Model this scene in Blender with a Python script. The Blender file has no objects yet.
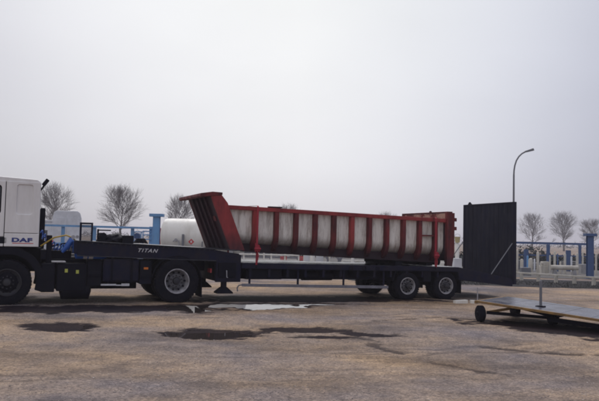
import bpy, bmesh, math, random
import numpy as np
from mathutils import Vector, Matrix

random.seed(4)
R = math.radians
scene = bpy.context.scene
COL = scene.collection

# ------------------------------------------------------------------ camera, sky, sun, exposure
cam_d = bpy.data.cameras.new('camera')
cam = bpy.data.objects.new('camera', cam_d)
COL.objects.link(cam)
cam_d.sensor_width = 36.0
cam_d.lens = 36.0 * 680.0 / 599.0
cam_d.clip_end = 6000
cam_d.clip_start = 0.1
cam.matrix_world = Matrix.Translation((0, 0, 1.6)) @ Matrix.Rotation(R(93.24), 4, 'X') @ Matrix.Rotation(R(1.37), 4, 'Z')
scene.camera = cam

SUN_EL, SUN_AZ = 50.0, 352.0       # azimuth: clockwise from +Y
world = bpy.data.worlds.new('World')
scene.world = world
world.use_nodes = True
wn, wl = world.node_tree.nodes, world.node_tree.links
wn.clear()
w_out = wn.new('ShaderNodeOutputWorld')
w_bg = wn.new('ShaderNodeBackground')
w_bg.inputs['Strength'].default_value = 0.1
sky = wn.new('ShaderNodeTexSky')
sky.sky_type = 'NISHITA'
sky.sun_disc = False
sky.sun_elevation = R(SUN_EL)
sky.sun_rotation = R(SUN_AZ)
tc = wn.new('ShaderNodeTexCoord')
sep = wn.new('ShaderNodeSeparateXYZ')
wl.new(tc.outputs['Generated'], sep.inputs[0])
cr = wn.new('ShaderNodeValToRGB')          # overcast deck: tone by height above the horizon
e = cr.color_ramp.elements
e[0].position = 0.0; e[0].color = (0.61, 0.595, 0.645, 1)
e[1].position = 1.0; e[1].color = (1.0, 1.0, 1.05, 1)
m = e.new(0.14); m.color = (0.665, 0.655, 0.69, 1)
m = e.new(0.45); m.color = (0.72, 0.72, 0.755, 1)
wl.new(sep.outputs['Z'], cr.inputs[0])
cn = wn.new('ShaderNodeTexNoise')          # broad soft cloud tone
cn.inputs['Scale'].default_value = 1.7
cn.inputs['Detail'].default_value = 4
cn.inputs['Roughness'].default_value = 0.5
mp = wn.new('ShaderNodeMapping')
mp.inputs['Location'].default_value = (0.35, 0.2, 0.1)
mp.inputs['Scale'].default_value = (1, 1, 2.2)
wl.new(tc.outputs['Generated'], mp.inputs[0]); wl.new(mp.outputs[0], cn.inputs['Vector'])
mr = wn.new('ShaderNodeMapRange')
mr.inputs[1].default_value = 0.3; mr.inputs[2].default_value = 0.7
mr.inputs[3].default_value = 8.7; mr.inputs[4].default_value = 9.7
wl.new(cn.outputs['Fac'], mr.inputs[0])
# the overcast is thicker and bluer towards the right (east) side of the sky
dx = wn.new('ShaderNodeMapRange')
dx.inputs[1].default_value = 0.0; dx.inputs[2].default_value = 0.62
dx.inputs[3].default_value = 0.0; dx.inputs[4].default_value = 1.0
wl.new(sep.outputs['X'], dx.inputs[0])
tint = wn.new('ShaderNodeMix'); tint.data_type = 'RGBA'
tint.inputs[6].default_value = (1, 1, 1, 1); tint.inputs[7].default_value = (0.66, 0.69, 0.80, 1)
wl.new(dx.outputs[0], tint.inputs[0])
mul0 = wn.new('ShaderNodeMix'); mul0.data_type = 'RGBA'; mul0.blend_type = 'MULTIPLY'; mul0.inputs[0].default_value = 1
wl.new(cr.outputs[0], mul0.inputs[6]); wl.new(tint.outputs[2], mul0.inputs[7])
mul = wn.new('ShaderNodeVectorMath'); mul.operation = 'SCALE'
# the sun stands behind the overcast ahead: a broad brighter zone round its direction, duller away from it
gdir = Vector((0.01, math.cos(R(24)), math.sin(R(24)))).normalized()
dot = wn.new('ShaderNodeVectorMath'); dot.operation = 'DOT_PRODUCT'; dot.inputs[1].default_value = gdir
wl.new(tc.outputs['Generated'], dot.inputs[0])
gl = wn.new('ShaderNodeMapRange'); gl.interpolation_type = 'SMOOTHSTEP'
gl.inputs[1].default_value = 0.83; gl.inputs[2].default_value = 0.985; gl.inputs[3].default_value = 0.95; gl.inputs[4].default_value = 1.45
wl.new(dot.outputs['Value'], gl.inputs[0])
mulg = wn.new('ShaderNodeVectorMath'); mulg.operation = 'SCALE'
wl.new(mul0.outputs[2], mulg.inputs[0]); wl.new(gl.outputs[0], mulg.inputs['Scale'])
mulc = wn.new('ShaderNodeMix'); mulc.data_type = 'RGBA'; mulc.blend_type = 'MULTIPLY'; mulc.inputs[0].default_value = 1
glc = wn.new('ShaderNodeMapRange'); glc.inputs[1].default_value = 0.9; glc.inputs[2].default_value = 1.0
wl.new(dot.outputs['Value'], glc.inputs[0])
warm = wn.new('ShaderNodeMix'); warm.data_type = 'RGBA'; warm.inputs[6].default_value = (1, 1, 1, 1); warm.inputs[7].default_value = (1.03, 1.04, 0.98, 1)
wl.new(glc.outputs[0], warm.inputs[0]); wl.new(mulg.outputs[0], mulc.inputs[6]); wl.new(warm.outputs[2], mulc.inputs[7])
wl.new(mulc.outputs[2], mul.inputs[0]); wl.new(mr.outputs[0], mul.inputs['Scale'])
mx = wn.new('ShaderNodeMix'); mx.data_type = 'RGBA'
mx.inputs[0].default_value = 0.93
wl.new(sky.outputs[0], mx.inputs[6]); wl.new(mul.outputs[0], mx.inputs[7])
wl.new(mx.outputs[2], w_bg.inputs['Color'])
wl.new(w_bg.outputs[0], w_out.inputs['Surface'])

sun_d = bpy.data.lights.new('sun', 'SUN')
sun_d.energy = 1.3
sun_d.angle = R(25)
sun_d.color = (1.0, 0.96, 0.93)
sun = bpy.data.objects.new('sun', sun_d)
COL.objects.link(sun)
az, el = R(SUN_AZ), R(SUN_EL)
sdir = Vector((math.sin(az) * math.cos(el), math.cos(az) * math.cos(el), math.sin(el)))
sun.rotation_euler = sdir.to_track_quat('Z', 'Y').to_euler()
sun.location = (0, -20, 40)

vs = scene.view_settings
vs.view_transform = 'Standard'
vs.look = 'None'
vs.gamma = 1.0
vs.use_curve_mapping = False
vs.exposure = 0.0
scene.render.engine = 'CYCLES'
scene.cycles.use_denoising = True
scene.cycles.pixel_filter_type = 'BLACKMAN_HARRIS'
scene.cycles.filter_width = 2.1      # the print is a little soft
scene.cycles.max_bounces = 8
scene.cycles.volume_bounces = 1

# ------------------------------------------------------------------ materials
def ramp(nt, stops):
    n = nt.nodes.new('ShaderNodeValToRGB')
    el = n.color_ramp.elements
    el[0].position, el[0].color = stops[0][0], (*stops[0][1], 1)
    el[1].position, el[1].color = stops[-1][0], (*stops[-1][1], 1)
    for p, c in stops[1:-1]:
        k = el.new(p); k.color = (*c, 1)
    return n

def noise(nt, src, scale, detail=5, rough=0.6, vscale=None):
    n = nt.nodes.new('ShaderNodeTexNoise')
    n.inputs['Scale'].default_value = scale
    n.inputs['Detail'].default_value = detail
    n.inputs['Roughness'].default_value = rough
    if vscale:
        mpp = nt.nodes.new('ShaderNodeMapping')
        mpp.inputs['Scale'].default_value = vscale
        nt.links.new(src, mpp.inputs[0]); src = mpp.outputs[0]
    nt.links.new(src, n.inputs['Vector'])
    return n

def mix(nt, fac, a, b, mode='MIX'):
    n = nt.nodes.new('ShaderNodeMix'); n.data_type = 'RGBA'; n.blend_type = mode
    for sock, val in ((n.inputs[0], fac), (n.inputs[6], a), (n.inputs[7], b)):
        if isinstance(val, (tuple, float, int)):
            sock.default_value = (*val, 1) if isinstance(val, tuple) and len(val) == 3 else val
        else:
            nt.links.new(val, sock)
    return n.outputs[2]

def lower_darkening(nt, t, col, amt=0.66):
    """near-black tint, uneven and stronger towards the bottom of the tipper body"""
    g = nt.nodes.new('ShaderNodeSeparateXYZ'); nt.links.new(t, g.inputs[0])
    n2 = noise(nt, t, 7.0, 6, 0.7, (1, 1, 0.6))
    add = nt.nodes.new('ShaderNodeMath'); add.operation = 'MULTIPLY_ADD'
    nt.links.new(n2.outputs['Fac'], add.inputs[0]); add.inputs[1].default_value = 0.30
    nt.links.new(g.outputs['Z'], add.inputs[2])
    sl_ = nt.nodes.new('ShaderNodeMath'); sl_.operation = 'MULTIPLY_ADD'
    nt.links.new(g.outputs['X'], sl_.inputs[0]); sl_.inputs[1].default_value = 0.04
    nt.links.new(add.outputs[0], sl_.inputs[2])
    mrr = nt.nodes.new('ShaderNodeMapRange')
    mrr.inputs[1].default_value = 0.86; mrr.inputs[2].default_value = 0.46; mrr.inputs[4].default_value = amt
    nt.links.new(sl_.outputs[0], mrr.inputs[0])
    return mix(nt, mrr.outputs[0], col, (0.026, 0.02, 0.028))

def material(name, col, rough=0.5, metal=0.0, dirt=None, dirt_amt=0.5, dscale=3.0, streak=False,
             bump=0.15, bscale=40.0, spec=0.5, var=0.12, dlo=0.42, dhi=0.68, darken_low=False):
    mt = bpy.data.materials.new(name); mt.use_nodes = True
    nt = mt.node_tree; bs = nt.nodes['Principled BSDF']
    t = nt.nodes.new('ShaderNodeTexCoord').outputs['Object']
    n1 = noise(nt, t, 1.7, 3)
    lo = tuple(max(0, c * (1 - var)) for c in col); hi = tuple(c * (1 + var) for c in col)
    base = ramp(nt, [(0.3, lo), (0.7, hi)]); nt.links.new(n1.outputs['Fac'], base.inputs[0])
    out = base.outputs[0]
    if dirt:
        n2 = noise(nt, t, dscale, 8, 0.68, (1, 1, 0.22) if streak else None)
        r2 = ramp(nt, [(dlo, (0, 0, 0)), (dhi, (dirt_amt,) * 3)])
        nt.links.new(n2.outputs['Fac'], r2.inputs[0])
        out = mix(nt, r2.outputs[0], out, dirt)
        rr = nt.nodes.new('ShaderNodeMapRange')
        rr.inputs[3].default_value = rough; rr.inputs[4].default_value = min(1, rough + 0.3)
        nt.links.new(r2.outputs[0], rr.inputs[0]); nt.links.new(rr.outputs[0], bs.inputs['Roughness'])
    else:
        bs.inputs['Roughness'].default_value = rough
    if darken_low: out = lower_darkening(nt, t, out)
    nt.links.new(out, bs.inputs['Base Color'])
    bs.inputs['Metallic'].default_value = metal
    bs.inputs['Specular IOR Level'].default_value = spec
    if bump:
        n3 = noise(nt, t, bscale, 6)
        bp = nt.nodes.new('ShaderNodeBump'); bp.inputs['Strength'].default_value = bump; bp.inputs['Distance'].default_value = 0.01
        nt.links.new(n3.outputs['Fac'], bp.inputs['Height']); nt.links.new(bp.outputs[0], bs.inputs['Normal'])
    return mt

M = {}
M['navy'] = material('navy_chassis_paint', (0.0045, 0.0052, 0.025), 0.5, dirt=(0.026, 0.021, 0.022), dirt_amt=0.6, dscale=3.2, spec=0.2)
M['worn_lit'] = material('worn_lit_edge_steel', (0.035, 0.036, 0.05), 0.45, dirt=(0.012, 0.012, 0.018), dirt_amt=0.8, dscale=6, spec=0.4)  # lighter worn steel, also paints in the lit top edge of the gooseneck
M['deck'] = material('wet_deck_steel', (0.05, 0.055, 0.075), 0.22, dirt=(0.10, 0.09, 0.09), dirt_amt=0.5, dscale=3, bump=0.2)
M['wetplate'] = material('wet_platform_plate', (0.045, 0.045, 0.075), 0.24, dirt=(0.05, 0.045, 0.05), dirt_amt=0.7, dscale=2.5, bump=0.25, bscale=30, spec=0.7)
M['ramp'] = material('ramp_black_timber', (0.008, 0.009, 0.024), 0.7, spec=0.18, dirt=(0.042, 0.040, 0.052), dirt_amt=0.7, dscale=5, streak=True, var=0.25, bump=0.4, bscale=25)
M['black'] = material('black_plastic', (0.004, 0.004, 0.012), 0.65, spec=0.15, dirt=(0.018, 0.016, 0.02), dirt_amt=0.45)
M['rubber'] = material('tyre_rubber', (0.005, 0.005, 0.012), 0.85, spec=0.15, dirt=(0.022, 0.019, 0.021), dirt_amt=0.5, dscale=8, bump=0.3, bscale=60)
M['rim'] = material('rim_silver', (0.50, 0.49, 0.53), 0.42, 0.35, dirt=(0.10, 0.09, 0.09), dirt_amt=0.75, dscale=7)
M['rimdark'] = material('rim_dark', (0.035, 0.035, 0.048), 0.5, 0.3, dirt=(0.05, 0.045, 0.04), dirt_amt=0.6, dscale=6)
M['rimgrey'] = material('rim_disc_grey', (0.16, 0.16, 0.18), 0.5, 0.2, dirt=(0.05, 0.045, 0.045), dirt_amt=0.8, dscale=7)
M['white'] = material('white_cab_paint', (0.80, 0.79, 0.80), 0.28, dirt=(0.45, 0.42, 0.40), dirt_amt=0.35, dscale=2.5, streak=True, var=0.02, bump=0.02)
M['seam'] = material('cab_seam_dark', (0.05, 0.05, 0.06), 0.7, bump=0)
M['trim'] = material('grey_rubber_trim', (0.09, 0.09, 0.10), 0.7)
M['red'] = material('worn_red_paint', (0.18, 0.025, 0.028), 0.5, spec=0.25, darken_low=True, dirt=(0.05, 0.018, 0.022), dirt_amt=0.85, dscale=6, streak=True, var=0.25, dlo=0.4, dhi=0.62, bump=0.25)
M['redlight'] = material('red_paint_brighter', (0.30, 0.040, 0.042), 0.5, spec=0.25, darken_low=True, dirt=(0.11, 0.026, 0.03), dirt_amt=0.75, dscale=5, streak=True, var=0.2, bump=0.2)
M['reddark'] = material('dark_weathered_maroon', (0.026, 0.009, 0.018), 0.6, spec=0.25, darken_low=True, dirt=(0.055, 0.016, 0.024), dirt_amt=0.85, dscale=3.5, streak=True, var=0.3, bump=0.3)
M['rust'] = material('rusty_red_plate', (0.20, 0.04, 0.04), 0.75, spec=0.2, dirt=(0.55, 0.33, 0.26), dirt_amt=0.95, dscale=3.2, dlo=0.46, dhi=0.56, var=0.3, bump=0.4)
M['strap'] = material('red_webbing', (0.34, 0.02, 0.04), 0.7, dirt=(0.25, 0.02, 0.03), dirt_amt=0.4, dscale=12, bump=0.3, bscale=150)
M['steel'] = material('galvanised_steel', (0.42, 0.42, 0.46), 0.42, 0.5, dirt=(0.2, 0.19, 0.19), dirt_amt=0.6, dscale=6)
M['greysteel'] = material('grey_painted_rail', (0.20, 0.20, 0.24), 0.5, 0.1, dirt=(0.12, 0.11, 0.11), dirt_amt=0.6, dscale=6)
M['blue'] = material('light_blue_paint', (0.12, 0.30, 0.58), 0.5, dirt=(0.12, 0.16, 0.22), dirt_amt=0.5, dscale=3, streak=True)
M['bluedark'] = material('deep_blue_paint', (0.045, 0.095, 0.235), 0.5, dirt=(0.05, 0.07, 0.12), dirt_amt=0.5, dscale=3, streak=True)
M['hose'] = material('blue_hose_plastic', (0.03, 0.11, 0.42), 0.35, bump=0)
M['yellowhose'] = material('yellow_hose_plastic', (0.45, 0.30, 0.04), 0.4, bump=0)
M['cream'] = material('cream_paint', (0.55, 0.52, 0.47), 0.6, dirt=(0.28, 0.24, 0.19), dirt_amt=0.6, dscale=4, streak=True)
M['tank'] = material('white_tank_paint', (0.80, 0.78, 0.74), 0.4, dirt=(0.5, 0.46, 0.40), dirt_amt=0.5, dscale=2, streak=True, var=0.03, bump=0.03)
M['farwhite'] = material('white_panel_paint', (0.66, 0.67, 0.72), 0.5, dirt=(0.4, 0.4, 0.42), dirt_amt=0.4, dscale=2)
M['glass'] = material('dark_glass', (0.02, 0.025, 0.03), 0.06, bump=0, spec=0.8)
M['yellow'] = material('yellow_edge_paint', (0.34, 0.19, 0.05), 0.55, dirt=(0.13, 0.08, 0.04), dirt_amt=0.8, dscale=5, dlo=0.3, dhi=0.6)
M['bluetxt'] = material('blue_lettering', (0.02, 0.04, 0.22), 0.4, bump=0, var=0.02)
M['redtxt'] = material('red_lettering', (0.55, 0.03, 0.04), 0.4, bump=0, var=0.02)
M['whitetxt'] = material('white_lettering', (0.62, 0.62, 0.66), 0.5, dirt=(0.2, 0.2, 0.22), dirt_amt=0.4, dscale=20, bump=0)
M['amber'] = material('amber_reflector', (0.6, 0.16, 0.02), 0.25, bump=0)
M['lime'] = material('yellow_green_label', (0.50, 0.52, 0.10), 0.4, bump=0)
M['crate_red'] = material('red_crate_paint', (0.50, 0.05, 0.06), 0.55, dirt=(0.25, 0.05, 0.05), dirt_amt=0.5)
M['greyblock'] = material('grey_concrete', (0.33, 0.33, 0.35), 0.85, dirt=(0.18, 0.17, 0.16), dirt_amt=0.6, dscale=6, bump=0.4)
M['bark'] = material('winter_bark', (0.085, 0.072, 0.078), 0.9, dirt=(0.05, 0.045, 0.045), dirt_amt=0.6)
M['lampsteel'] = material('lamp_post_grey', (0.16, 0.165, 0.19), 0.5, 0.2)
M['shrub'] = material('winter_hedge_twigs', (0.035, 0.04, 0.042), 0.9, var=0.4)
M['grass'] = material('dull_grass', (0.022, 0.024, 0.020), 0.9, var=0.4)
M['stone'] = material('gravel_stone', (0.55, 0.48, 0.44), 0.85, spec=0.2, dirt=(0.20, 0.17, 0.17), dirt_amt=0.9, dscale=3.0, var=0.4, dlo=0.45, dhi=0.55)

def panel_material():
    mt = bpy.data.materials.new('dirty_white_side_panel'); mt.use_nodes = True
    nt = mt.node_tree; bs = nt.nodes['Principled BSDF']
    tcn = nt.nodes.new('ShaderNodeTexCoord'); t = tcn.outputs['Object']
    n1 = noise(nt, t, 5.0, 8, 0.7, (1.6, 1, 0.25))
    r1 = ramp(nt, [(0.28, (0.44, 0.41, 0.38)), (0.46, (0.76, 0.73, 0.69)), (0.7, (0.88, 0.86, 0.82))])
    nt.links.new(n1.outputs['Fac'], r1.inputs[0])
    c = lower_darkening(nt, t, r1.outputs[0], 0.93)
    n4 = noise(nt, t, 4.0, 8, 0.75, (2.2, 1, 0.35))
    r4 = ramp(nt, [(0.48, (0, 0, 0)), (0.66, (0.8,) * 3)]); nt.links.new(n4.outputs['Fac'], r4.inputs[0])
    c = mix(nt, r4.outputs[0], c, (0.26, 0.20, 0.17))
    nt.links.new(c, bs.inputs['Base Color']); bs.inputs['Roughness'].default_value = 0.6
    n3 = noise(nt, t, 18, 6)
    bp = nt.nodes.new('ShaderNodeBump'); bp.inputs['Strength'].default_value = 0.3; bp.inputs['Distance'].default_value = 0.01
    nt.links.new(n3.outputs['Fac'], bp.inputs['Height']); nt.links.new(bp.outputs[0], bs.inputs['Normal'])
    return mt
M['panel'] = panel_material()

def ground_material():
    mt = bpy.data.materials.new('wet_gravel_yard'); mt.use_nodes = True
    nt = mt.node_tree; bs = nt.nodes['Principled BSDF']
    t = nt.nodes.new('ShaderNodeTexCoord').outputs['Object']
    at = nt.nodes.new('ShaderNodeAttribute'); at.attribute_name = 'damp_shade'  # wetness mask, also holds the shadow painted under truck and platform
    a = noise(nt, t, 0.26, 7, 0.6, (1, 1.2, 1)); ra = ramp(nt, [(0.35, (0.19, 0.170, 0.182)), (0.48, (0.285, 0.225, 0.185)), (0.64, (0.42, 0.30, 0.19))])
    nt.links.new(a.outputs['Fac'], ra.inputs[0])
    b = noise(nt, t, 3.0, 8, 0.75, (1.2, 0.7, 1)); rb = ramp(nt, [(0.33, (0.72, 0.71, 0.74)), (0.67, (1.18, 1.16, 1.13))])
    nt.links.new(b.outputs['Fac'], rb.inputs[0])
    c = mix(nt, 1.0, ra.outputs[0], rb.outputs[0], 'MULTIPLY')
    f = noise(nt, t, 21, 8, 0.9); rf = ramp(nt, [(0.34, (0.38, 0.37, 0.38)), (0.5, (1, 1, 1)), (0.68, (1.75, 1.7, 1.62))])
    nt.links.new(f.outputs['Fac'], rf.inputs[0])
    c = mix(nt, 1.0, c, rf.outputs[0], 'MULTIPLY')
    vo = nt.nodes.new('ShaderNodeTexVoronoi'); vo.inputs['Scale'].default_value = 55; vo.inputs['Randomness'].default_value = 1
    nt.links.new(t, vo.inputs['Vector'])
    sv = nt.nodes.new('ShaderNodeSeparateColor'); nt.links.new(vo.outputs['Color'], sv.inputs[0])
    rv = ramp(nt, [(0.0, (0.5, 0.49, 0.5)), (0.5, (0.98, 0.97, 0.97)), (1.0, (1.55, 1.5, 1.45))]); nt.links.new(sv.outputs[0], rv.inputs[0])
    c = mix(nt, 0.55, c, rv.outputs[0], 'MULTIPLY')
    # broad wet zones
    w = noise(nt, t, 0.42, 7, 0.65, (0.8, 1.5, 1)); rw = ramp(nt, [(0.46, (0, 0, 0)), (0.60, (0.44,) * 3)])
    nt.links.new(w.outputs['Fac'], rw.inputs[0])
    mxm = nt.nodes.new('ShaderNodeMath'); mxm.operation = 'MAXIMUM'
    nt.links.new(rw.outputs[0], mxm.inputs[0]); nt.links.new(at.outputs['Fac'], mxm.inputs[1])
    c = mix(nt, mxm.outputs[0], c, mix(nt, 1.0, c, (0.08, 0.075, 0.115), 'MULTIPLY'))  # darkens wet ground and the painted shadow zones alike
    nt.links.new(c, bs.inputs['Base Color'])
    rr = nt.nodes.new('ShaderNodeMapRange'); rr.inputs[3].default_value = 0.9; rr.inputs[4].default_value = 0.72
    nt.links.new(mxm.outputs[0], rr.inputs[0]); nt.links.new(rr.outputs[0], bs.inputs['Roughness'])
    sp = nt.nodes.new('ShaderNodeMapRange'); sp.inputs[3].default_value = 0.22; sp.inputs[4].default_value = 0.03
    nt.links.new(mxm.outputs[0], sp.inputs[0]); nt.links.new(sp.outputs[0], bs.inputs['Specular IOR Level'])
    n3 = noise(nt, t, 45, 8, 0.75)
    bp = nt.nodes.new('ShaderNodeBump'); bp.inputs['Strength'].default_value = 0.7; bp.inputs['Distance'].default_value = 0.012
    nt.links.new(n3.outputs['Fac'], bp.inputs['Height']); nt.links.new(bp.outputs[0], bs.inputs['Normal'])
    return mt
M['ground'] = ground_material()

def water_material():
    mt = bpy.data.materials.new('puddle_water'); mt.use_nodes = True
    nt = mt.node_tree; bs = nt.nodes['Principled BSDF']
    bs.inputs['Base Color'].default_value = (0.045, 0.036, 0.034, 1)
    bs.inputs['Roughness'].default_value = 0.03
    bs.inputs['IOR'].default_value = 1.33
    t = nt.nodes.new('ShaderNodeTexCoord').outputs['Object']
    n = noise(nt, t, 3.0, 3)
    bp = nt.nodes.new('ShaderNodeBump'); bp.inputs['Strength'].default_value = 0.04; bp.inputs['Distance'].default_value = 0.01
    nt.links.new(n.outputs['Fac'], bp.inputs['Height']); nt.links.new(bp.outputs[0], bs.inputs['Normal'])
    return mt
M['water'] = water_material()

# ------------------------------------------------------------------ mesh helpers
class B:
    def __init__(self): self.v = []; self.f = []
    def add(self, vs_, fs_):
        o = len(self.v); self.v += [tuple(p) for p in vs_]; self.f += [tuple(i + o for i in f) for f in fs_]
        return self
    def box(self, x0, x1, y0, y1, z0, z1):
        v = [(x, y, z) for z in (z0, z1) for y in (y0, y1) for x in (x0, x1)]
        return self.add(v, [(0, 2, 3, 1), (4, 5, 7, 6), (0, 1, 5, 4), (2, 6, 7, 3), (0, 4, 6, 2), (1, 3, 7, 5)])
    def prism(self, prof, y0, y1):             # profile in (x, z), counter-clockwise seen from -Y
        n = len(prof)
        v = [(x, y0, z) for x, z in prof] + [(x, y1, z) for x, z in prof]
        f = [tuple(range(n)), tuple(reversed(range(n, 2 * n)))]
        f += [(i, i + n, (i + 1) % n + n, (i + 1) % n) for i in range(n)]
        return self.add(v, f)
    def beam(self, a, b, w, h, up=(0, 0, 1)):  # rectangular bar from a to b
        a, b = Vector(a), Vector(b); d = (b - a).normalized(); u = Vector(up)
        s = d.cross(u)
        if s.length < 1e-4: s = d.cross(Vector((1, 0, 0)))
        s.normalize(); u = s.cross(d).normalized()
        v = []
        for p in (a, b):
            for q in ((-1, -1), (1, -1), (1, 1), (-1, 1)):
                v.append(p + s * q[0] * w / 2 + u * q[1] * h / 2)
        return self.add(v, [(0, 1, 2, 3), (7, 6, 5, 4), (0, 4, 5, 1), (1, 5, 6, 2), (2, 6, 7, 3), (3, 7, 4, 0)])
    def tube(self, pts, r, n=8, cap=True):
        pts = [Vector(p) for p in pts]; rr = r if isinstance(r, (list, tuple)) else [r] * len(pts)
        v = []; ref = Vector((0.13, 0.27, 0.95)).normalized()
        for i, p in enumerate(pts):
            d = (pts[min(i + 1, len(pts) - 1)] - pts[max(i - 1, 0)]).normalized()
            s = d.cross(ref)
            if s.length < 0.1: s = d.cross(Vector((1, 0.2, 0)))
            s.normalize(); u = s.cross(d)
            for k in range(n):
                t_ = 2 * math.pi * k / n
                v.append(p + (s * math.cos(t_) + u * math.sin(t_)) * rr[i])
        f = []
        for i in range(len(pts) - 1):
            for k in range(n):
                f.append((i * n + k, i * n + (k + 1) % n, (i + 1) * n + (k + 1) % n, (i + 1) * n + k))
        if cap: f += [tuple(reversed(range(n))), tuple(range((len(pts) - 1) * n, len(pts) * n))]
        return self.add(v, f)
    def lathe(self, prof, c=(0, 0, 0), axis='y', n=32, cap=True):   # prof: (radius, along)
        v = []
        for r, a in prof:
            for k in range(n):
                t_ = 2 * math.pi * k / n; x, y = r * math.cos(t_), r * math.sin(t_)
                p = (x, a, y) if axis == 'y' else ((a, x, y) if axis == 'x' else (x, y, a))
                v.append((p[0] + c[0], p[1] + c[1], p[2] + c[2]))
        f = []
        for i in range(len(prof) - 1):
            for k in range(n):
                f.append((i * n + k, i * n + (k + 1) % n, (i + 1) * n + (k + 1) % n, (i + 1) * n + k))
        if cap: f += [tuple(reversed(range(n))), tuple(range((len(prof) - 1) * n, len(prof) * n))]
        return self.add(v, f)
    def holed(self, x0, x1, z0, z1, hx0, hx1, hz0, hz1, y0, y1):   # plate with a rectangular opening
        o = [(x0, z0), (x1, z0), (x1, z1), (x0, z1)]; h = [(hx0, hz0), (hx1, hz0), (hx1, hz1), (hx0, hz1)]
        v = [(x, y0, z) for x, z in o + h] + [(x, y1, z) for x, z in o + h]
        f = []
        for i in range(4):
            j = (i + 1) % 4
            f += [(i, j, 4 + j, 4 + i), (8 + j, 8 + i, 12 + i, 12 + j), (j, i, 8 + i, 8 + j), (4 + i, 4 + j, 12 + j, 12 + i)]
        return self.add(v, f)
    def holed_round(self, x0, x1, z0, z1, hx0, hx1, hz0, hz1, y0, y1, r=0.05, k=6):   # opening with rounded corners
        o = [(x0, z0), (x1, z0), (x1, z1), (x0, z1)]
        cs = [(hx0 + r, hz0 + r, 180), (hx1 - r, hz0 + r, 270), (hx1 - r, hz1 - r, 0), (hx0 + r, hz1 - r, 90)]
        h = [(cx + r * math.cos(R(a0 + 90 * i / k)), cz + r * math.sin(R(a0 + 90 * i / k))) for cx, cz, a0 in cs for i in range(k + 1)]
        n = len(h); N = 4 + n
        v = [(x, y0, z) for x, z in o + h] + [(x, y1, z) for x, z in o + h]; f = []
        for c in range(4):
            s_ = 4 + c * (k + 1); d = (c + 1) % 4; nx = 4 + d * (k + 1)
            for i in range(k):
                f += [(c, s_ + i + 1, s_ + i), (N + c, N + s_ + i, N + s_ + i + 1)]
            f += [(c, d, nx, s_ + k), (N + d, N + c, N + s_ + k, N + nx), (d, c, N + c, N + d)]
        for i in range(n):
            j = (i + 1) % n; f.append((4 + i, 4 + j, N + 4 + j, N + 4 + i))
        return self.add(v, f)
    def mesh(self, name, off=(0, 0, 0)):
        me = bpy.data.meshes.new(name)
        me.from_pydata([(a + off[0], b + off[1], c + off[2]) for a, b, c in self.v], [], self.f)
        bm = bmesh.new(); bm.from_mesh(me); bmesh.ops.recalc_face_normals(bm, faces=bm.faces); bm.to_mesh(me); bm.free()
        return me

def obj(name, data, mt=None, parent=None, loc=(0, 0, 0), rot=(0, 0, 0), bevel=0, smooth=False, label=None, kind=None, off=(0, 0, 0)):
    me = data.mesh(name, off) if isinstance(data, B) else data
    if mt and not me.materials: me.materials.append(mt)
    if smooth:
        me.set_sharp_from_angle(angle=R(38)) if hasattr(me, 'set_sharp_from_angle') else None
        me.polygons.foreach_set('use_smooth', [True] * len(me.polygons))
        me.set_sharp_from_angle(angle=R(38))
    o = bpy.data.objects.new(name, me); COL.objects.link(o)
    o.parent = parent; o.location = loc; o.rotation_euler = rot
    if bevel:
        b = o.modifiers.new('bevel', 'BEVEL'); b.width = bevel; b.segments = 2; b.limit_method = 'ANGLE'; b.angle_limit = R(40)
    if label: o['label'] = label
    if kind: o['kind'] = kind
    return o

def thing(name, label, cat, loc=(0, 0, 0), rz=0.0, group=None):
    o = bpy.data.objects.new(name, None); COL.objects.link(o)
    o.empty_display_size = 0.3
    o.location = loc; o.rotation_euler = (0, 0, rz)
    o['label'] = label; o['category'] = cat
    if group: o['group'] = group
    return o

def tag(o, label, cat, group=None):
    o['label'] = label; o['category'] = cat
    if group: o['group'] = group
    return o

def copy_tree(o, parent=None):
    c = o.copy(); COL.objects.link(c); c.parent = parent
    for ch in [x for x in bpy.data.objects if x.parent == o]:
        copy_tree(ch, c)
    return c

def text_mesh(txt, width, height, depth=0.004, shear=0.0, bold=0.0, space=1.0):
    cu = bpy.data.curves.new('lettering', 'FONT')
    cu.body = txt; cu.extrude = depth / 2; cu.shear = shear; cu.offset = bold; cu.space_character = space
    to = bpy.data.objects.new('lettering_tmp', cu); COL.objects.link(to)
    dg = bpy.context.evaluated_depsgraph_get()
    me = bpy.data.meshes.new_from_object(to.evaluated_get(dg))
    bpy.data.objects.remove(to, do_unlink=True)
    co = np.empty(len(me.vertices) * 3); me.vertices.foreach_get('co', co); co = co.reshape(-1, 3)
    mn, mxx = co.min(0), co.max(0)
    co = co - mn
    co[:, 0] *= width / (mxx[0] - mn[0]); co[:, 1] *= height / (mxx[1] - mn[1])
    out = np.stack([co[:, 0], -co[:, 2] , co[:, 1]], 1)      # upright, facing -Y
    me.vertices.foreach_set('co', out.ravel()); me.update()
    me.name = 'lettering'
    return me

# ------------------------------------------------------------------ noise for the ground relief
rng = np.random.default_rng(11)
LAT = rng.random((256, 256))
def vnoise(x, y):
    xi = np.floor(x).astype(int); yi = np.floor(y).astype(int)
    fx = x - xi; fy = y - yi; fx = fx * fx * (3 - 2 * fx); fy = fy * fy * (3 - 2 * fy)
    g = lambda i, j: LAT[i % 256, j % 256]
    return (g(xi, yi) * (1 - fx) + g(xi + 1, yi) * fx) * (1 - fy) + (g(xi, yi + 1) * (1 - fx) + g(xi + 1, yi + 1) * fx) * fy
def fbm(x, y, oct_=4):
    s = 0; a = 0.5; t_ = 0
    for k in range(oct_):
        s = s + a * vnoise(x * 2 ** k + 17.3 * k, y * 2 ** k + 9.1 * k); t_ += a; a *= 0.55
    return s / t_

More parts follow.
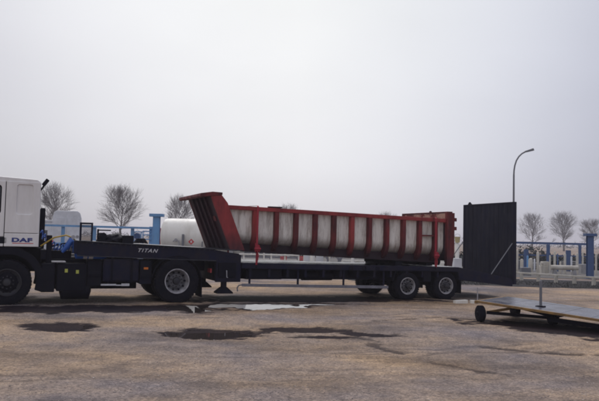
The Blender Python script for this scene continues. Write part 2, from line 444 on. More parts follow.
PUDDLES_AND_SHADE = [  # cx, cy, rx, ry, angle, label-ish note
    (-4.02, 11.72, 0.66, 0.50, 0.0, 0.50),
    (-1.30, 11.35, 0.92, 0.58, 4.0, 0.52),
    (0.10, 12.05, 0.8, 0.36, 8.0, 0.42),
    (1.25, 11.6, 0.50, 0.24, -20.0, 0.2),
    (0.55, 11.2, 0.42, 0.16, 10.0, 0.2),
    (-0.72, 16.15, 1.0, 0.62, 8.0, 1.0),
    (-2.42, 15.25, 0.42, 0.95, 24.0, 1.0),
    (-1.75, 15.9, 0.5, 0.35, 10.0, 0.8),
    (0.35, 18.2, 3.6, 0.95, 16.0, 0.15),  # wet strip, widened to paint in the shadow beneath the trailer
    (0.55, 16.9, 0.8, 0.16, 12.0, 0.9),
    (5.3, 12.7, 2.4, 0.95, -38.0, 0.1),  # wet ground with the shadow below the platform painted in
    (-4.2, 14.7, 3.4, 0.75, 20.0, 0.2),  # wet strip that also paints the contact shadow of the tractor
]
TRACKS = [[(0.6, 12.1), (1.0, 11.4), (1.25, 10.3), (1.9, 9.0), (2.6, 8.3)], [(-0.5, 11.5), (0.4, 12.2)],
          [(2.9, 10.6), (3.6, 10.1), (4.6, 10.0)], [(1.6, 13.6), (3.0, 14.6)], [(0.3, 12.2), (1.2, 11.6), (1.7, 11.7)], [(0.2, 11.3), (1.3, 10.9)]]
def seg_dist(x, y, pts):
    d = np.full(x.shape, 1e9)
    for (ax, ay), (bx, by) in zip(pts[:-1], pts[1:]):
        vx, vy = bx - ax, by - ay; l2 = vx * vx + vy * vy
        t_ = np.clip(((x - ax) * vx + (y - ay) * vy) / l2, 0, 1)
        d = np.minimum(d, np.hypot(x - ax - t_ * vx, y - ay - t_ * vy))
    return d
def sstep(a, b, x):
    t_ = np.clip((x - a) / (b - a), 0, 1); return t_ * t_ * (3 - 2 * t_)
RUTS = [[(-7.5, 8.4), (-3.0, 9.3), (0.5, 9.6), (3.4, 10.4), (7.0, 12.6)], [(-7.3, 7.1), (-2.6, 7.9), (1.2, 8.1), (4.6, 8.9), (8.5, 11.0)],
        [(-6.5, 13.1), (-2.5, 13.7), (1.5, 14.3), (5.0, 16.0)]]
def relief(x, y):
    base = 0.022 * fbm(x * 0.7, y * 0.7, 3) + 0.010 * fbm(x * 3.1 + 40, y * 3.1, 3)
    edge = (fbm(x * 2.1 + 7, y * 2.6 + 3, 4) - 0.5) * 1.25 + (fbm(x * 9 + 1, y * 11 + 2, 3) - 0.5) * 0.5
    dep = np.zeros(x.shape); damp_shade = np.zeros(x.shape)
    for cx, cy, rx, ry, an, dm in PUDDLES_AND_SHADE:
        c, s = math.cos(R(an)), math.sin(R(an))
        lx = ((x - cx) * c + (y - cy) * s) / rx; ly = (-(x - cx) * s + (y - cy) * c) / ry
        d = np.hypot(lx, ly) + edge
        dep = np.maximum(dep, dm * (1 - sstep(0.72, 1.25, d))); damp_shade = np.maximum(damp_shade, 1 - sstep(0.95, 1.12 if dm < 0.7 else 1.5, d))
    for tr in TRACKS:
        brk = fbm(x * 5.3 + 11, y * 4.1 + 5, 4)
        d = seg_dist(x, y, tr) + edge * 0.30 + (brk - 0.45) * 0.35
        damp_shade = np.maximum(damp_shade, 0.8 * (1 - sstep(0.02, 0.16, d)))
        dep = np.maximum(dep, 0.3 * (1 - sstep(0.0, 0.16, d)))
    wob = (fbm(x * 0.9 + 31, y * 0.9 + 8, 3) - 0.5)
    for tr in RUTS:
        for off in (-0.16, 0.16):
            d = np.abs(seg_dist(x, y, tr) + wob * 0.5 - 0.16 - off) + (fbm(x * 7 + 2, y * 7, 3) - 0.5) * 0.12
            w_ = (1 - sstep(0.02, 0.10, d)) * sstep(-0.18, 0.12, fbm(x * 0.6 + 60, y * 0.6, 3) - 0.5)
            damp_shade = np.maximum(damp_shade, 0.42 * w_); dep = np.maximum(dep, 0.16 * w_)
    near = sstep(60, 30, np.hypot(x, y))
    return (base - 0.005) * near - dep * 0.042 * near, damp_shade
def ground_z(x, y):
    return float(relief(np.array([float(x)]), np.array([float(y)]))[0][0])

def grow(start, step, end, k=1.16):
    out = []; p = start
    while abs(p) < abs(end):
        out.append(p); p += step; step *= k
    out.append(end); return out
xs = np.concatenate([np.array(grow(-13.0, -0.1, -2600))[::-1], np.arange(-12.94, 13.0, 0.055), np.array(grow(13.0, 0.1, 2600))])
ys = np.concatenate([np.array(grow(3.9, -0.12, -2600))[::-1], np.arange(4.0, 21.0, 0.055), np.array(grow(21.0, 0.09, 2600, 1.04))])
ys = np.unique(ys)
GX, GY = np.meshgrid(xs, ys)
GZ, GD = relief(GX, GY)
def grid_mesh(name, X, Y, Z):
    h, w = X.shape
    me = bpy.data.meshes.new(name)
    me.vertices.add(h * w); me.vertices.foreach_set('co', np.stack([X, Y, Z], -1).astype(np.float32).ravel())
    idx = np.arange(h * w).reshape(h, w)
    q = np.stack([idx[:-1, :-1], idx[:-1, 1:], idx[1:, 1:], idx[1:, :-1]], -1).reshape(-1, 4)
    me.loops.add(q.size); me.loops.foreach_set('vertex_index', q.ravel().astype(np.int32))
    me.polygons.add(len(q)); me.polygons.foreach_set('loop_start', (np.arange(len(q)) * 4).astype(np.int32))
    me.polygons.foreach_set('use_smooth', np.ones(len(q), bool))
    me.update(calc_edges=True)
    return me
gm = grid_mesh('ground', GX, GY, GZ)
at = gm.attributes.new('damp_shade', 'FLOAT', 'POINT'); at.data.foreach_set('value', GD.astype(np.float32).ravel())
obj('ground', gm, M['ground'], kind='structure')

WATER_Z = -0.010
for i, (cx, cy, rx, ry, an, dm) in enumerate(PUDDLES_AND_SHADE):
    if dm < 0.25: continue
    n = 40; c, s = math.cos(R(an)), math.sin(R(an)); vv = []
    for k in range(n):
        a = 2 * math.pi * k / n; lx, ly = 1.7 * rx * math.cos(a), 1.7 * ry * math.sin(a)
        vv.append((cx + lx * c - ly * s, cy + lx * s + ly * c, WATER_Z + i * 0.0004))
    b = B(); b.add(vv, [tuple(range(n))])
    obj('puddle', b, M['water'], kind='structure')

# dark verge between the yard and the far storage area
vx = np.linspace(2, 42, 160); vy = np.linspace(0, 1, 26)
VX, VT = np.meshgrid(vx, vy)
VY = 25.6 + VT * 6.0 - 0.2 * (VX - 8) * 0.9 + (VT < 0.5) * (fbm(VX * 0.9, VX * 0 + 3, 4) - 0.5) * 1.3
VZ = 0.03 + 0.05 * fbm(VX * 1.3, VY * 1.3, 4) * np.sin(np.pi * VT) - 0.04 * ((VT <= 0) | (VT >= 1))
obj('verge', grid_mesh('verge', VX, VY, VZ), material('dark_wet_verge', (0.028, 0.027, 0.032), 0.85, spec=0.1, dirt=(0.06, 0.055, 0.055), dirt_amt=0.6, dscale=1.5, bump=0.6, bscale=20), kind='structure')

# dark asphalt of the far storage yard
ax_ = np.linspace(-60, 70, 90); ay_ = np.linspace(32.6, 62, 40)
AX, AY = np.meshgrid(ax_, ay_)
obj('yard_asphalt', grid_mesh('yard_asphalt', AX, AY, 0.026 + 0.02 * (fbm(AX * 0.3, AY * 0.3, 3) - 0.5)), material('yard_asphalt', (0.12, 0.115, 0.115), 0.85, spec=0.15, dirt=(0.2, 0.175, 0.16), dirt_amt=0.6, dscale=0.4), kind='structure')

# ------------------------------------------------------------------ the combination: one frame for tractor, trailer and load
YAW = R(22)
P0 = Vector((3.53, 18.9, 0))
def W(u, v=0.0, z=0.0):
    return (P0.x + u * math.cos(YAW) - v * math.sin(YAW), P0.y + u * math.sin(YAW) + v * math.cos(YAW), z)

def wheel_meshes(r, w, rr, dish, tag_):
    t = B().lathe([(rr - 0.01, 0.03), (rr, 0.0), (rr + 0.03, -0.008), (r - 0.07, -0.012), (r - 0.02, 0.008), (r, 0.045),
                   (r, w - 0.045), (r - 0.02, w - 0.008), (r - 0.07, w + 0.01), (rr, w), (rr - 0.01, w - 0.03), (rr - 0.01, 0.03)], n=44, cap=False)
    n = 44                                                  # tread blocks
    for k in range(n):
        a0, a1 = 2 * math.pi * k / n, 2 * math.pi * (k + 0.62) / n
        for y0, y1 in ((0.02, w * 0.3), (w * 0.36, w * 0.64), (w * 0.7, w - 0.02)):
            vv = [(q * math.cos(a), y, q * math.sin(a)) for a in (a0, a1) for q in (r - 0.01, r + 0.009) for y in (y0, y1)]
            t.add(vv, [(0, 1, 3, 2), (4, 6, 7, 5), (0, 4, 5, 1), (2, 3, 7, 6), (0, 2, 6, 4), (1, 5, 7, 3)])
    rim = B().lathe([(rr, 0.005), (rr - 0.004, -0.012), (rr - 0.02, -0.012), (rr - 0.035, 0.02), (rr - 0.05, dish * 0.8 + 0.01), (rr * 0.74, dish + 0.02), (rr * 0.74, w * 0.8), (rr - 0.012, w * 0.8)], n=36, cap=False)
    disc = B().lathe([(rr * 0.739, dish + 0.018), (rr * 0.62, dish + 0.005), (rr * 0.55, dish - 0.03), (rr * 0.30, dish - 0.03), (rr * 0.30, w * 0.7)], n=36, cap=False)
    hub = B().lathe([(rr * 0.30, dish), (rr * 0.30, dish - 0.06), (rr * 0.24, dish - 0.10), (rr * 0.10, dish - 0.11), (0.002, dish - 0.11)], n=20)
    nuts = B()
    for k in range(10):
        a = 2 * math.pi * k / 10; x, z = rr * 0.44 * math.cos(a), rr * 0.44 * math.sin(a)
        nuts.lathe([(0.017, dish - 0.03), (0.017, dish - 0.065), (0.012, dish - 0.07)], c=(x, 0, z), n=6)
    holes = B()
    for k in range(10):
        a = 2 * math.pi * (k + 0.5) / 10; x, z = rr * 0.70 * math.cos(a), rr * 0.70 * math.sin(a)
        holes.lathe([(rr * 0.085, dish + 0.004), (rr * 0.085, dish - 0.012), (0.002, dish - 0.013)], c=(x, 0, z), n=12)
    return dict(disc=disc.mesh('disc_' + tag_), t=t.mesh('tyre_' + tag_), rim=rim.mesh('rim_' + tag_), hub=hub.mesh('hub_' + tag_), nuts=nuts.mesh('wheel_nuts'), holes=holes.mesh('vent_holes'))

def put_wheel(ms, parent, u, v, z, rim_m, flip=False, spin=0.0, tyre_only=False):
    w_ = obj('wheel', ms['t'], M['rubber'], parent, (u, v, z), (0, spin, math.pi if flip else 0), smooth=True)
    if not tyre_only:
        obj('rim', ms['rim'], rim_m, w_, smooth=True)
        obj('disc', ms['disc'], M['rimgrey'] if rim_m == M['rim'] else M['black'], w_, smooth=True)
        obj('hub', ms['hub'], M['rimdark'], w_, smooth=True)
        obj('wheel_nut', ms['nuts'], M['rimdark'], w_)['kind'] = 'stuff'
        obj('vent_hole', ms['holes'], M['black'], w_)['kind'] = 'stuff'
    return w_

WT = wheel_meshes(0.385, 0.22, 0.235, 0.05, 'trailer')
WD = wheel_meshes(0.525, 0.28, 0.30, 0.14, 'drive')
WF = wheel_meshes(0.50, 0.29, 0.30, 0.02, 'front')

# ------------------------------------------------------------------ low loader trailer
tr = thing('low_loader_trailer', 'dark navy gooseneck low loader trailer with its wide tail ramp raised, under the red body', 'trailer', W(0), YAW)
VW = 2.5
def zt(u):   # top of the gooseneck
    return 1.43 + (u + 8.75) * (1.29 - 1.43) / (8.75 - 5.3)
def beam_side(v0, v1):
    b = B()
    prof = [(-9.2, 1.12), (-8.8, 1.09), (-5.95, 1.03), (-5.95, 0.50), (-5.32, 0.50), (-5.32, 1.17), (-6.0, zt(-6.0) - 0.03), (-9.2, zt(-9.2) - 0.03)]
    b.prism(prof, v0 + 0.03, v1 - 0.03)
    return b
# gooseneck side members with flanges
for v0 in (0.0, VW - 0.16):
    obj('gooseneck_beam', beam_side(v0, v0 + 0.16), M['navy'], tr, bevel=0.006)
    fl = B(); fl.beam((-9.25, v0 + 0.08, zt(-9.25) - 0.012), (-5.3, v0 + 0.08, zt(-5.3) - 0.012), 0.17, 0.025)
    fl.beam((-9.2, v0 + 0.08, 1.10), (-5.96, v0 + 0.08, 1.018), 0.17, 0.02)
    obj('flange', fl, M['worn_lit'], tr, bevel=0.004)
gd = B()
for k in range(12):
    u0 = -9.15 + k * 0.315
    b = B(); b.add([(u0, 0.18, zt(u0) - 0.03), (u0 + 0.305, 0.18, zt(u0 + .305) - 0.03), (u0 + 0.305, VW - 0.18, zt(u0 + .305) - 0.03), (u0, VW - 0.18, zt(u0) - 0.03),
           (u0, 0.18, zt(u0)), (u0 + 0.305, 0.18, zt(u0 + .305)), (u0 + 0.305, VW - 0.18, zt(u0 + .305)), (u0, VW - 0.18, zt(u0))],
          [(0, 3, 2, 1), (4, 5, 6, 7), (0, 1, 5, 4), (1, 2, 6, 5), (2, 3, 7, 6), (3, 0, 4, 7)])
    obj('deck_plank', b, M['deck'], tr, bevel=0.004)
obj('front_crossmember', B().box(-9.28, -9.2, 0.0, VW, 1.15, 1.44), M['navy'], tr, bevel=0.006)
obj('neck_bulkhead', B().box(-5.95, -5.33, 0.16, VW - 0.16, 0.52, 1.2), M['navy'], tr, bevel=0.008)
kp = B().lathe([(0.045, 0.98), (0.045, 1.13)], c=(-7.0, 1.25, 0), axis='z', n=16).box(-7.6, -6.3, 0.7, 1.8, 1.10, 1.125)
obj('kingpin_plate', kp, M['black'], tr)
# small ledges and details on the neck drop
obj('neck_box', B().box(-5.9, -5.45, -0.015, 0.1, 0.62, 0.98), M['black'], tr, bevel=0.01)
# front mesh rack
fr = B().box(-9.17, -9.13, 0.03, 0.07, 1.4, 1.86).box(-8.92, -8.88, 0.03, 0.07, 1.4, 1.86).box(-9.17, -8.88, 0.025, 0.075, 1.82, 1.86)
rack = obj('headboard', fr, M['navy'], tr, bevel=0.004)
gr = B()
for k in range(9): gr.box(-9.13 + k * 0.024, -9.122 + k * 0.024, 0.04, 0.05, 1.4, 1.82)
for k in range(13): gr.box(-9.13, -8.92, 0.05, 0.06, 1.41 + k * 0.032, 1.418 + k * 0.032)
obj('mesh_grille', gr, M['navy'], rack, kind='stuff')
# winch and coiled chain behind the rack
wb = B().box(-8.72, -8.2, 0.25, 0.95, 1.41, 1.47).lathe([(0.09, 0.3), (0.09, 0.34), (0.055, 0.35), (0.055, 0.84), (0.09, 0.85), (0.09, 0.89)], c=(-8.62, 0, 1.55), n=20).box(-8.76, -8.72, 0.28, 0.32, 1.44, 1.72).box(-8.76, -8.45, 0.28, 0.32, 1.68, 1.71)
obj('winch', wb, M['black'], tr, bevel=0.005)
obj('toolbox', B().box(-8.2, -7.95, 0.05, 0.3, 1.4, 1.585), M['black'], tr, bevel=0.01)
bl_ = B()
for k in range(26):
    u = -9.0 + k * 0.125
    bl_.lathe([(0.011, -0.0), (0.011, 0.012)], c=(u, 0.017 - 0.002, zt(u) - 0.05), n=6)
obj('bolt', bl_, M['worn_lit'], tr, kind='stuff')
# lettering on the neck
tm = text_mesh('TITAN', 0.46, 0.085, shear=0.35, bold=0.015, space=1.25)
obj('lettering', tm, M['whitetxt'], tr, (-7.84, 0.024, 1.205), (0, R(1.4), 0))

# loose load on the neck: a tarpaulin bundle and a coil of chain
def lump(cx, cy, cz, rx, ry, rz, seed, name, label, cat, mt):
    bm = bmesh.new(); bmesh.ops.create_icosphere(bm, subdivisions=4, radius=1)
    for v_ in bm.verts:
        p = v_.co.copy(); q = np.array([p.x * 2.2 + seed]), np.array([p.y * 2.2 + p.z * 1.7 + seed])
        k = 0.72 + 0.55 * float(fbm(q[0], q[1], 4)[0])
        v_.co = Vector((p.x * rx * k, p.y * ry * k, max(-0.9, p.z) * rz * k))
    me = bpy.data.meshes.new(name); bm.to_mesh(me); bm.free()
    return tag(obj(name, me, mt, None, W(cx, cy, cz), (0, 0, YAW), smooth=True), label, cat)
lump(-8.33, 0.45, 1.47, 0.26, 0.34, 0.15, 3.0, 'tarpaulin_bundle', 'crumpled dark tarpaulin bundle lying on the front of the gooseneck', 'tarpaulin', M['black'])
ch = B()
for k in range(60):
    a = k * 0.52; r_ = 0.16 - 0.0012 * k
    p = Vector((-7.72 + r_ * math.cos(a), 0.5 + r_ * math.sin(a) * 1.2, 1.405 + 0.0017 * k))
    ch.tube([p + Vector((0.03 * math.sin(a) * t, -0.03 * math.cos(a) * t, 0.012 * (1 - abs(t)))) for t in (-1, 0, 1)], 0.014, 5)
tag(obj('chain_coil', ch, M['black'], None, W(0), (0, 0, YAW)), 'coil of dark lashing chain on the gooseneck above the lettering', 'chain')

# main bed
def zd(u): return 0.975 + (u + 5.3) * (-0.055 / 5.3)
for v0 in (0.0, VW - 0.10):
    b = B(); b.beam((-5.3, v0 + 0.05, zd(-5.3) - 0.07), (1.1, v0 + 0.05, zd(1.1) - 0.07), 0.10, 0.14)
    obj('side_rail', b, M['navy'], tr, bevel=0.006)
for v0 in (0.55, VW - 0.67):
    b = B(); b.beam((-5.33, v0 + 0.06, 0.70), (1.2, v0 + 0.06, 0.66), 0.12, 0.30)
    obj('main_beam', b, M['navy'], tr, bevel=0.006)
for k in range(24):
    u0 = -5.29 + k * 0.266
    b = B().box(u0, u0 + 0.258, 0.102, VW - 0.102, zd(u0) - 0.035, zd(u0) - 0.001 - 0.004 * (k % 3 == 1))
    obj('deck_plank', b, M['deck'], tr, bevel=0.004)
for k in range(12):
    u0 = -5.1 + k * 0.5
    b = B().prism([(u0, 0.62), (u0 + 0.06, 0.62), (u0 + 0.06, zd(u0) - 0.14), (u0, zd(u0) - 0.14)], 0.03, 0.55)
    obj('outrigger', b, M['navy'], tr)
# low guard rail along the side
g = B().beam((-5.28, 0.03, 0.425), (-1.15, 0.03, 0.355), 0.04, 0.075)
gr_ = obj('guard_rail', g, M['greysteel'], tr, bevel=0.006)
obj('rail_end', B().tube([(-5.28, 0.03, 0.43), (-5.36, 0.03, 0.42), (-5.40, 0.03, 0.36), (-5.39, 0.03, 0.27)], 0.018), M['greysteel'], gr_)
for u in (-5.1, -3.8, -2.5, -1.3):
    obj('bracket', B().box(u, u + 0.05, 0.055, 0.08, 0.4, 0.84), M['navy'], tr)
# tool locker slung under the near side and a reddish stripe on it
obj('locker', B().box(-5.15, -4.2, 0.12, 0.5, 0.56, 0.82), M['black'], tr, bevel=0.01)
obj('air_tank', B().lathe([(0.04, -3.6), (0.12, -3.55), (0.12, -2.7), (0.04, -2.65)], c=(0, 0.36, 0.64), axis='x', n=18), M['black'], tr, smooth=True)
for u in (-2.3, -1.9, -1.5):
    obj('lashing_ring', B().tube([(u + 0.05 * math.cos(a), -0.012, zd(u) - 0.08 + 0.05 * math.sin(a)) for a in [k * math.pi / 6 for k in range(13)]], 0.009, 6), M['black'], tr)
# landing legs
for v in (0.14, VW - 0.3):
    lg = B().box(-5.76, -5.64, v, v + 0.14, 0.36, 1.02)
    lo = obj('landing_leg', lg, M['navy'], tr, bevel=0.005)
    ft = B().add([(-5.90, v - 0.1, 0.215), (-5.50, v - 0.1, 0.215), (-5.50, v + 0.24, 0.215), (-5.90, v + 0.24, 0.215),
                  (-5.90, v - 0.1, 0.245), (-5.50, v - 0.1, 0.245), (-5.50, v + 0.24, 0.245), (-5.90, v + 0.24, 0.245),
                  (-5.77, v, 0.37), (-5.63, v, 0.37), (-5.63, v + 0.14, 0.37), (-5.77, v + 0.14, 0.37)],
                 [(0, 3, 2, 1), (0, 1, 5, 4), (1, 2, 6, 5), (2, 3, 7, 6), (3, 0, 4, 7), (4, 5, 9, 8), (5, 6, 10, 9), (6, 7, 11, 10), (7, 4, 8, 11), (8, 9, 10, 11)])
    obj('foot', ft, M['black'], lo)
obj('crank_handle', B().tube([(-5.7, 0.14, 0.78), (-5.7, -0.04, 0.78), (-5.7, -0.06, 0.62), (-5.7, -0.13, 0.62)], 0.012), M['steel'], tr)
# axles, wheels and mudguards
for u in (-0.54, 0.70):
    obj('axle', B().lathe([(0.06, 0.2), (0.06, VW - 0.2)], c=(u, 0, 0.385), n=14), M['black'], tr)
    put_wheel(WT, tr, u, 0.03, 0.385, M['rim'], spin=u)
    put_wheel(WT, tr, u, VW - 0.03, 0.385, M['rim'], True, spin=u * 2)
    put_wheel(WT, tr, u, 0.29, 0.385, M['rim'], spin=u, tyre_only=True)
    put_wheel(WT, tr, u, VW - 0.29, 0.385, M['rim'], True, tyre_only=True)
    obj('leaf_spring', B().tube([(u - 0.5, 0.62, 0.55), (u, 0.62, 0.46), (u + 0.5, 0.62, 0.55)], 0.04, 6), M['black'], tr)
for v0 in (0.0, VW - 0.5):
    mg = B().prism([(-1.02, 0.52), (-1.0, 0.52), (-0.92, 0.80), (1.05, 0.77), (1.15, 0.50), (1.17, 0.50), (1.08, 0.79), (-0.94, 0.82)], v0, v0 + 0.5)
    obj('mudguard', mg, M['black'], tr)
for v0 in (0.02, VW - 0.48):
    obj('mudflap', B().box(1.19, 1.205, v0, v0 + 0.46, 0.17, 0.6), M['black'], tr)
obj('frame_gusset', B().box(-0.05, 0.2, 0.02, 0.5, 0.5, 0.8), M['black'], tr, bevel=0.01)
# beaver tail
for v0 in (0.0, VW - 0.10):
    b = B().prism([(1.1, 0.56), (2.98, 0.36), (3.0, 0.47), (2.95, 0.58), (1.1, zd(1.1) - 0.0)], v0 + 0.001, v0 + 0.099)
    obj('beavertail_side', b, M['navy'], tr, bevel=0.006)
for k in range(7):
    u0 = 1.12 + k * 0.262; za = 0.905 - (u0 - 1.1) * 0.19
    b = B().prism([(u0, za - 0.04), (u0 + 0.25, za - 0.09), (u0 + 0.25, za - 0.05), (u0, za)], 0.102, VW - 0.102)
    obj('deck_plank', b, M['deck'], tr)
obj('rear_crossmember', B().box(2.88, 2.97, 0.1, VW - 0.1, 0.38, 0.52), M['navy'], tr, bevel=0.006)
for k in range(4):
    obj('tail_light', B().lathe([(0.05, 2.972), (0.05, 2.99), (0.035, 3.0)], c=(0, 0.3 + (k % 2) * 0.13 + (k // 2) * 1.7, 0.45), axis='x', n=14), M['crate_red'], tr)
# the raised tail ramp: boards in a steel frame
RB0, RB1 = 0.42, 2.85
rf = B().box(3.02, 3.12, 0.0, 0.07, RB0, RB1).box(3.02, 3.12, VW - 0.07, VW, RB0, RB1).box(3.021, 3.119, 0.07, VW - 0.07, RB0, RB0 + 0.08)
rf.box(3.021, 3.119, 0.07, VW - 0.07, RB1 - 0.035, RB1)
rampo = obj('tail_ramp', rf, M['navy'], tr, bevel=0.005)
nb = 11; bw = (VW - 0.14) / nb
for k in range(nb):
    v0 = 0.07 + k * bw
    dz = random.uniform(-0.006, 0.004)
    b = B().box(3.035 + dz, 3.085 + dz, v0 + 0.004, v0 + bw - 0.005, RB0 + 0.08, RB1 - 0.035)
    obj('board', b, M['ramp'], rampo, bevel=0.004)
rb_ = B()
for k in range(4): rb_.box(3.09, 3.118, 0.07, VW - 0.07, 0.85 + k * 0.5, 0.93 + k * 0.5)
obj('ramp_crossbar', rb_, M['navy'], rampo)
obj('ramp_lug', B().box(3.03, 3.1, VW - 0.36, VW - 0.24, RB1, RB1 + 0.03).lathe([(0.03, RB1), (0.045, RB1 + 0.03), (0.035, RB1 + 0.07), (0.01, RB1 + 0.08)], c=(3.06, VW - 0.3, 0), axis='z', n=12), M['black'], rampo)
for v in (0.03, VW - 0.03):
    obj('ramp_strut', B().tube([(2.25, v, 0.72), (2.99, v, 1.62)], 0.014), M['lampsteel'], tr)
obj('ramp_hinge', B().lathe([(0.035, 0.2), (0.035, VW - 0.2)], c=(3.0, 0, 0.44), n=14), M['black'], tr)

# ------------------------------------------------------------------ tractor unit
TO = (-8.8, 1.25)
tu = thing('tractor_unit', 'white sleeper-cab two-axle tractor unit lettered DAF, coupled to the low loader', 'truck', W(*TO), YAW)
def tp(name, b, mt, parent=None, **k):
    if parent is None: return obj(name, b, mt, tu, off=(-TO[0], -TO[1], 0), **k)
    return obj(name, b, mt, parent, off=(-TO[0], -TO[1], 0), **k)
CW = 2.45
core = B().prism([(-11.98, 1.30), (-10.05, 1.30), (-10.05, 2.74), (-11.6, 2.78), (-11.86, 2.1)], 0.05, CW - 0.05)
cab = tp('cab', core, M['seam'])
roof = B().prism([(-11.72, 2.70), (-10.04, 2.70), (-10.04, 2.74), (-10.12, 2.785), (-11.6, 2.85)], 0.02, CW - 0.02)
tp('roof', roof, M['white'], cab, bevel=0.045)
rearw = B().box(-10.065, -10.03, 0.03, CW - 0.03, 1.285, 2.72)
tp('rear_wall', rearw, M['white'], cab, bevel=0.015)
front = B().prism([(-12.08, 1.30), (-12.0, 1.30), (-11.88, 2.1), (-11.96, 2.1)], 0.03, CW - 0.03)
tp('front_panel', front, M['white'], cab, bevel=0.01)
tp('windscreen', B().prism([(-11.95, 2.1), (-11.87, 2.1), (-11.62, 2.74), (-11.70, 2.76)], 0.12, CW - 0.12), M['glass'], cab)
for v0, v1, near in ((0.0, 0.04, True), (CW - 0.04, CW, False)):
    dr = B().holed_round(-11.86, -10.755, 1.50, 2.72, -11.6, -10.83, 1.99, 2.63, v0, v1, 0.07)
    door = tp('door', dr, M['white'], cab, bevel=0.012)
    tp('window', B().box(-11.6, -10.83, v0 + (0.018 if near else 0.01), v0 + (0.03 if near else 0.02), 1.99, 2.63), M['glass'], door)
    wf_ = B().holed_round(-11.605, -10.825, 1.985, 2.635, -11.575, -10.855, 2.015, 2.605, v0 + 0.006 if near else v0 + 0.02, v0 + 0.016 if near else v1 - 0.006)
    tp('window_seal', wf_, M['black'], door)
    low = B().box(-11.86, -10.755, v0 + 0.003, v1, 1.285, 1.492)
    tp('door_lower_panel', low, M['white'], cab, bevel=0.01)
    hs = (v0 - 0.004, v0 + 0.03) if near else (v1 - 0.03, v1 + 0.004)
    tp('door_handle', B().box(-10.99, -10.68, hs[0], hs[1], 1.345, 1.49), M['black'], door, bevel=0.012)
    # sleeper side panel with its shallow rounded recess
    sp = B().holed_round(-10.74, -10.035, 1.585, 2.72, -10.52, -10.19, 2.0, 2.66, v0, v1, 0.06)
    sl = tp('sleeper_panel', sp, M['white'], cab, bevel=0.012)
    rc = v0 + 0.026 if near else v0 + 0.012
    tp('recess_panel', B().box(-10.53, -10.18, rc, rc + 0.01, 1.99, 2.67), M['white'], sl)
    sk = B().box(-10.74, -10.035, v0 - 0.004 if near else v0, v1 if near else v1 + 0.004, 1.285, 1.575)
    skirt = tp('lower_side_panel', sk, M['white'], cab, bevel=0.012)
daf = text_mesh('DAF', 0.42, 0.095, shear=0.0, bold=0.05, space=1.08)
tl = obj('lettering', daf, M['bluetxt'], skirt, (-10.585 - TO[0], -0.007 - TO[1], 1.385))
tl['label'] = 'blue DAF lettering'
tl.parent = [o for o in bpy.data.objects if o.name == 'lower_side_panel'][0]
ul = obj('underline', B().box(-10.57, -10.14, -0.008, -0.004, 1.352, 1.366), M['redtxt'], tl.parent, off=(-TO[0], -TO[1], 0))
# lower cab: wheel arch, bumper, steps
tp('bumper', B().box(-12.16, -11.25, 0.02, CW - 0.02, 0.42, 0.95), M['navy'], bevel=0.04)
tp('grille', B().box(-12.1, -12.0, 0.2, CW - 0.2, 0.98, 1.28), M['black'], bevel=0.01)
for v in (0.2, CW - 0.6):
    tp('headlight', B().box(-12.185, -12.14, v, v + 0.4, 0.62, 0.82), M['glass'], bevel=0.01)
for k in range(2):
    tp('step', B().box(-11.7, -11.28, -0.01, 0.25, 0.5 + 0.32 * k, 0.54 + 0.32 * k), M['steel'], bevel=0.004)
def arch(v0, v1, cu, cz, r0, r1, a0, a1, n=14):
    pr = [(cu + r1 * math.cos(R(a0 + (a1 - a0) * k / n)), cz + r1 * math.sin(R(a0 + (a1 - a0) * k / n))) for k in range(n + 1)]
    pr += [(cu + r0 * math.cos(R(a1 + (a0 - a1) * k / n)), cz + r0 * math.sin(R(a1 + (a0 - a1) * k / n))) for k in range(n + 1)]
    return B().prism(pr, v0, v1)
for v0 in (0.0, CW - 0.4):
    tp('wheel_arch', arch(v0, v0 + 0.4, -10.64, 0.52, 0.60, 0.76, -18, 185), M['black'], smooth=False)
tp('engine_tunnel', B().box(-11.6, -9.95, 0.5, CW - 0.5, 0.72, 1.26), M['black'], bevel=0.02)
for v in (0.8, 1.57):
    tp('chassis_rail', B().box(-11.9, -6.05, v, v + 0.08, 0.74, 0.99), M['navy'], bevel=0.005)
for u in (-9.3, -8.1, -7.3, -6.1):
    tp('crossmember', B().box(u, u + 0.08, 0.88, 1.57, 0.78, 0.95), M['navy'])
# side tanks and boxes between the axles
tp('fuel_tank', B().box(-8.62, -7.80, 0.03, 0.70, 0.50, 1.05), M['navy'], bevel=0.05)
for u in (-8.45, -8.0):
    tp('tank_strap', B().box(u, u + 0.05, 0.015, 0.72, 0.49, 1.065), M['black'])
tp('battery_box', B().box(-9.62, -8.98, 0.06, 0.65, 0.30, 0.92), M['black'], bevel=0.02)
tp('rear_cab_step', B().box(-9.95, -9.66, 0.03, 0.6, 0.28, 0.92), M['black'], bevel=0.02)
tp('underguard', B().box(-9.9, -7.75, 0.72, 1.75, 0.30, 0.86), M['black'], bevel=0.02)
tp('fuel_tank', B().box(-9.6, -7.8, 1.8, CW - 0.03, 0.42, 1.0), M['black'], bevel=0.05)
tp('air_cleaner', B().lathe([(0.02, -8.95), (0.18, -8.93), (0.18, -8.68), (0.02, -8.66)], c=(0, 0.26, 0.68), axis='x', n=20), M['black'])
tp('side_filler', B().box(-8.97, -8.64, 0.10, 0.6, 0.40, 1.0), M['black'], bevel=0.02)
tp('rear_filler', B().box(-7.78, -7.50, 0.10, 0.6, 0.45, 1.0), M['navy'], bevel=0.02)
tp('exhaust_silencer', B().lathe([(0.03, -9.55), (0.20, -9.5), (0.20, -8.9), (0.03, -8.85)], c=(0, 0.28, 0.30), axis='x', n=20), M['black'], smooth=True)
for u, z in ((-9.42, 0.76), (-9.18, 0.735)):
    tp('warning_label', B().box(u - 0.032, u + 0.032, 0.052, 0.058, z - 0.04, z + 0.04), M['lime'], label='yellow-green square label on the battery box')
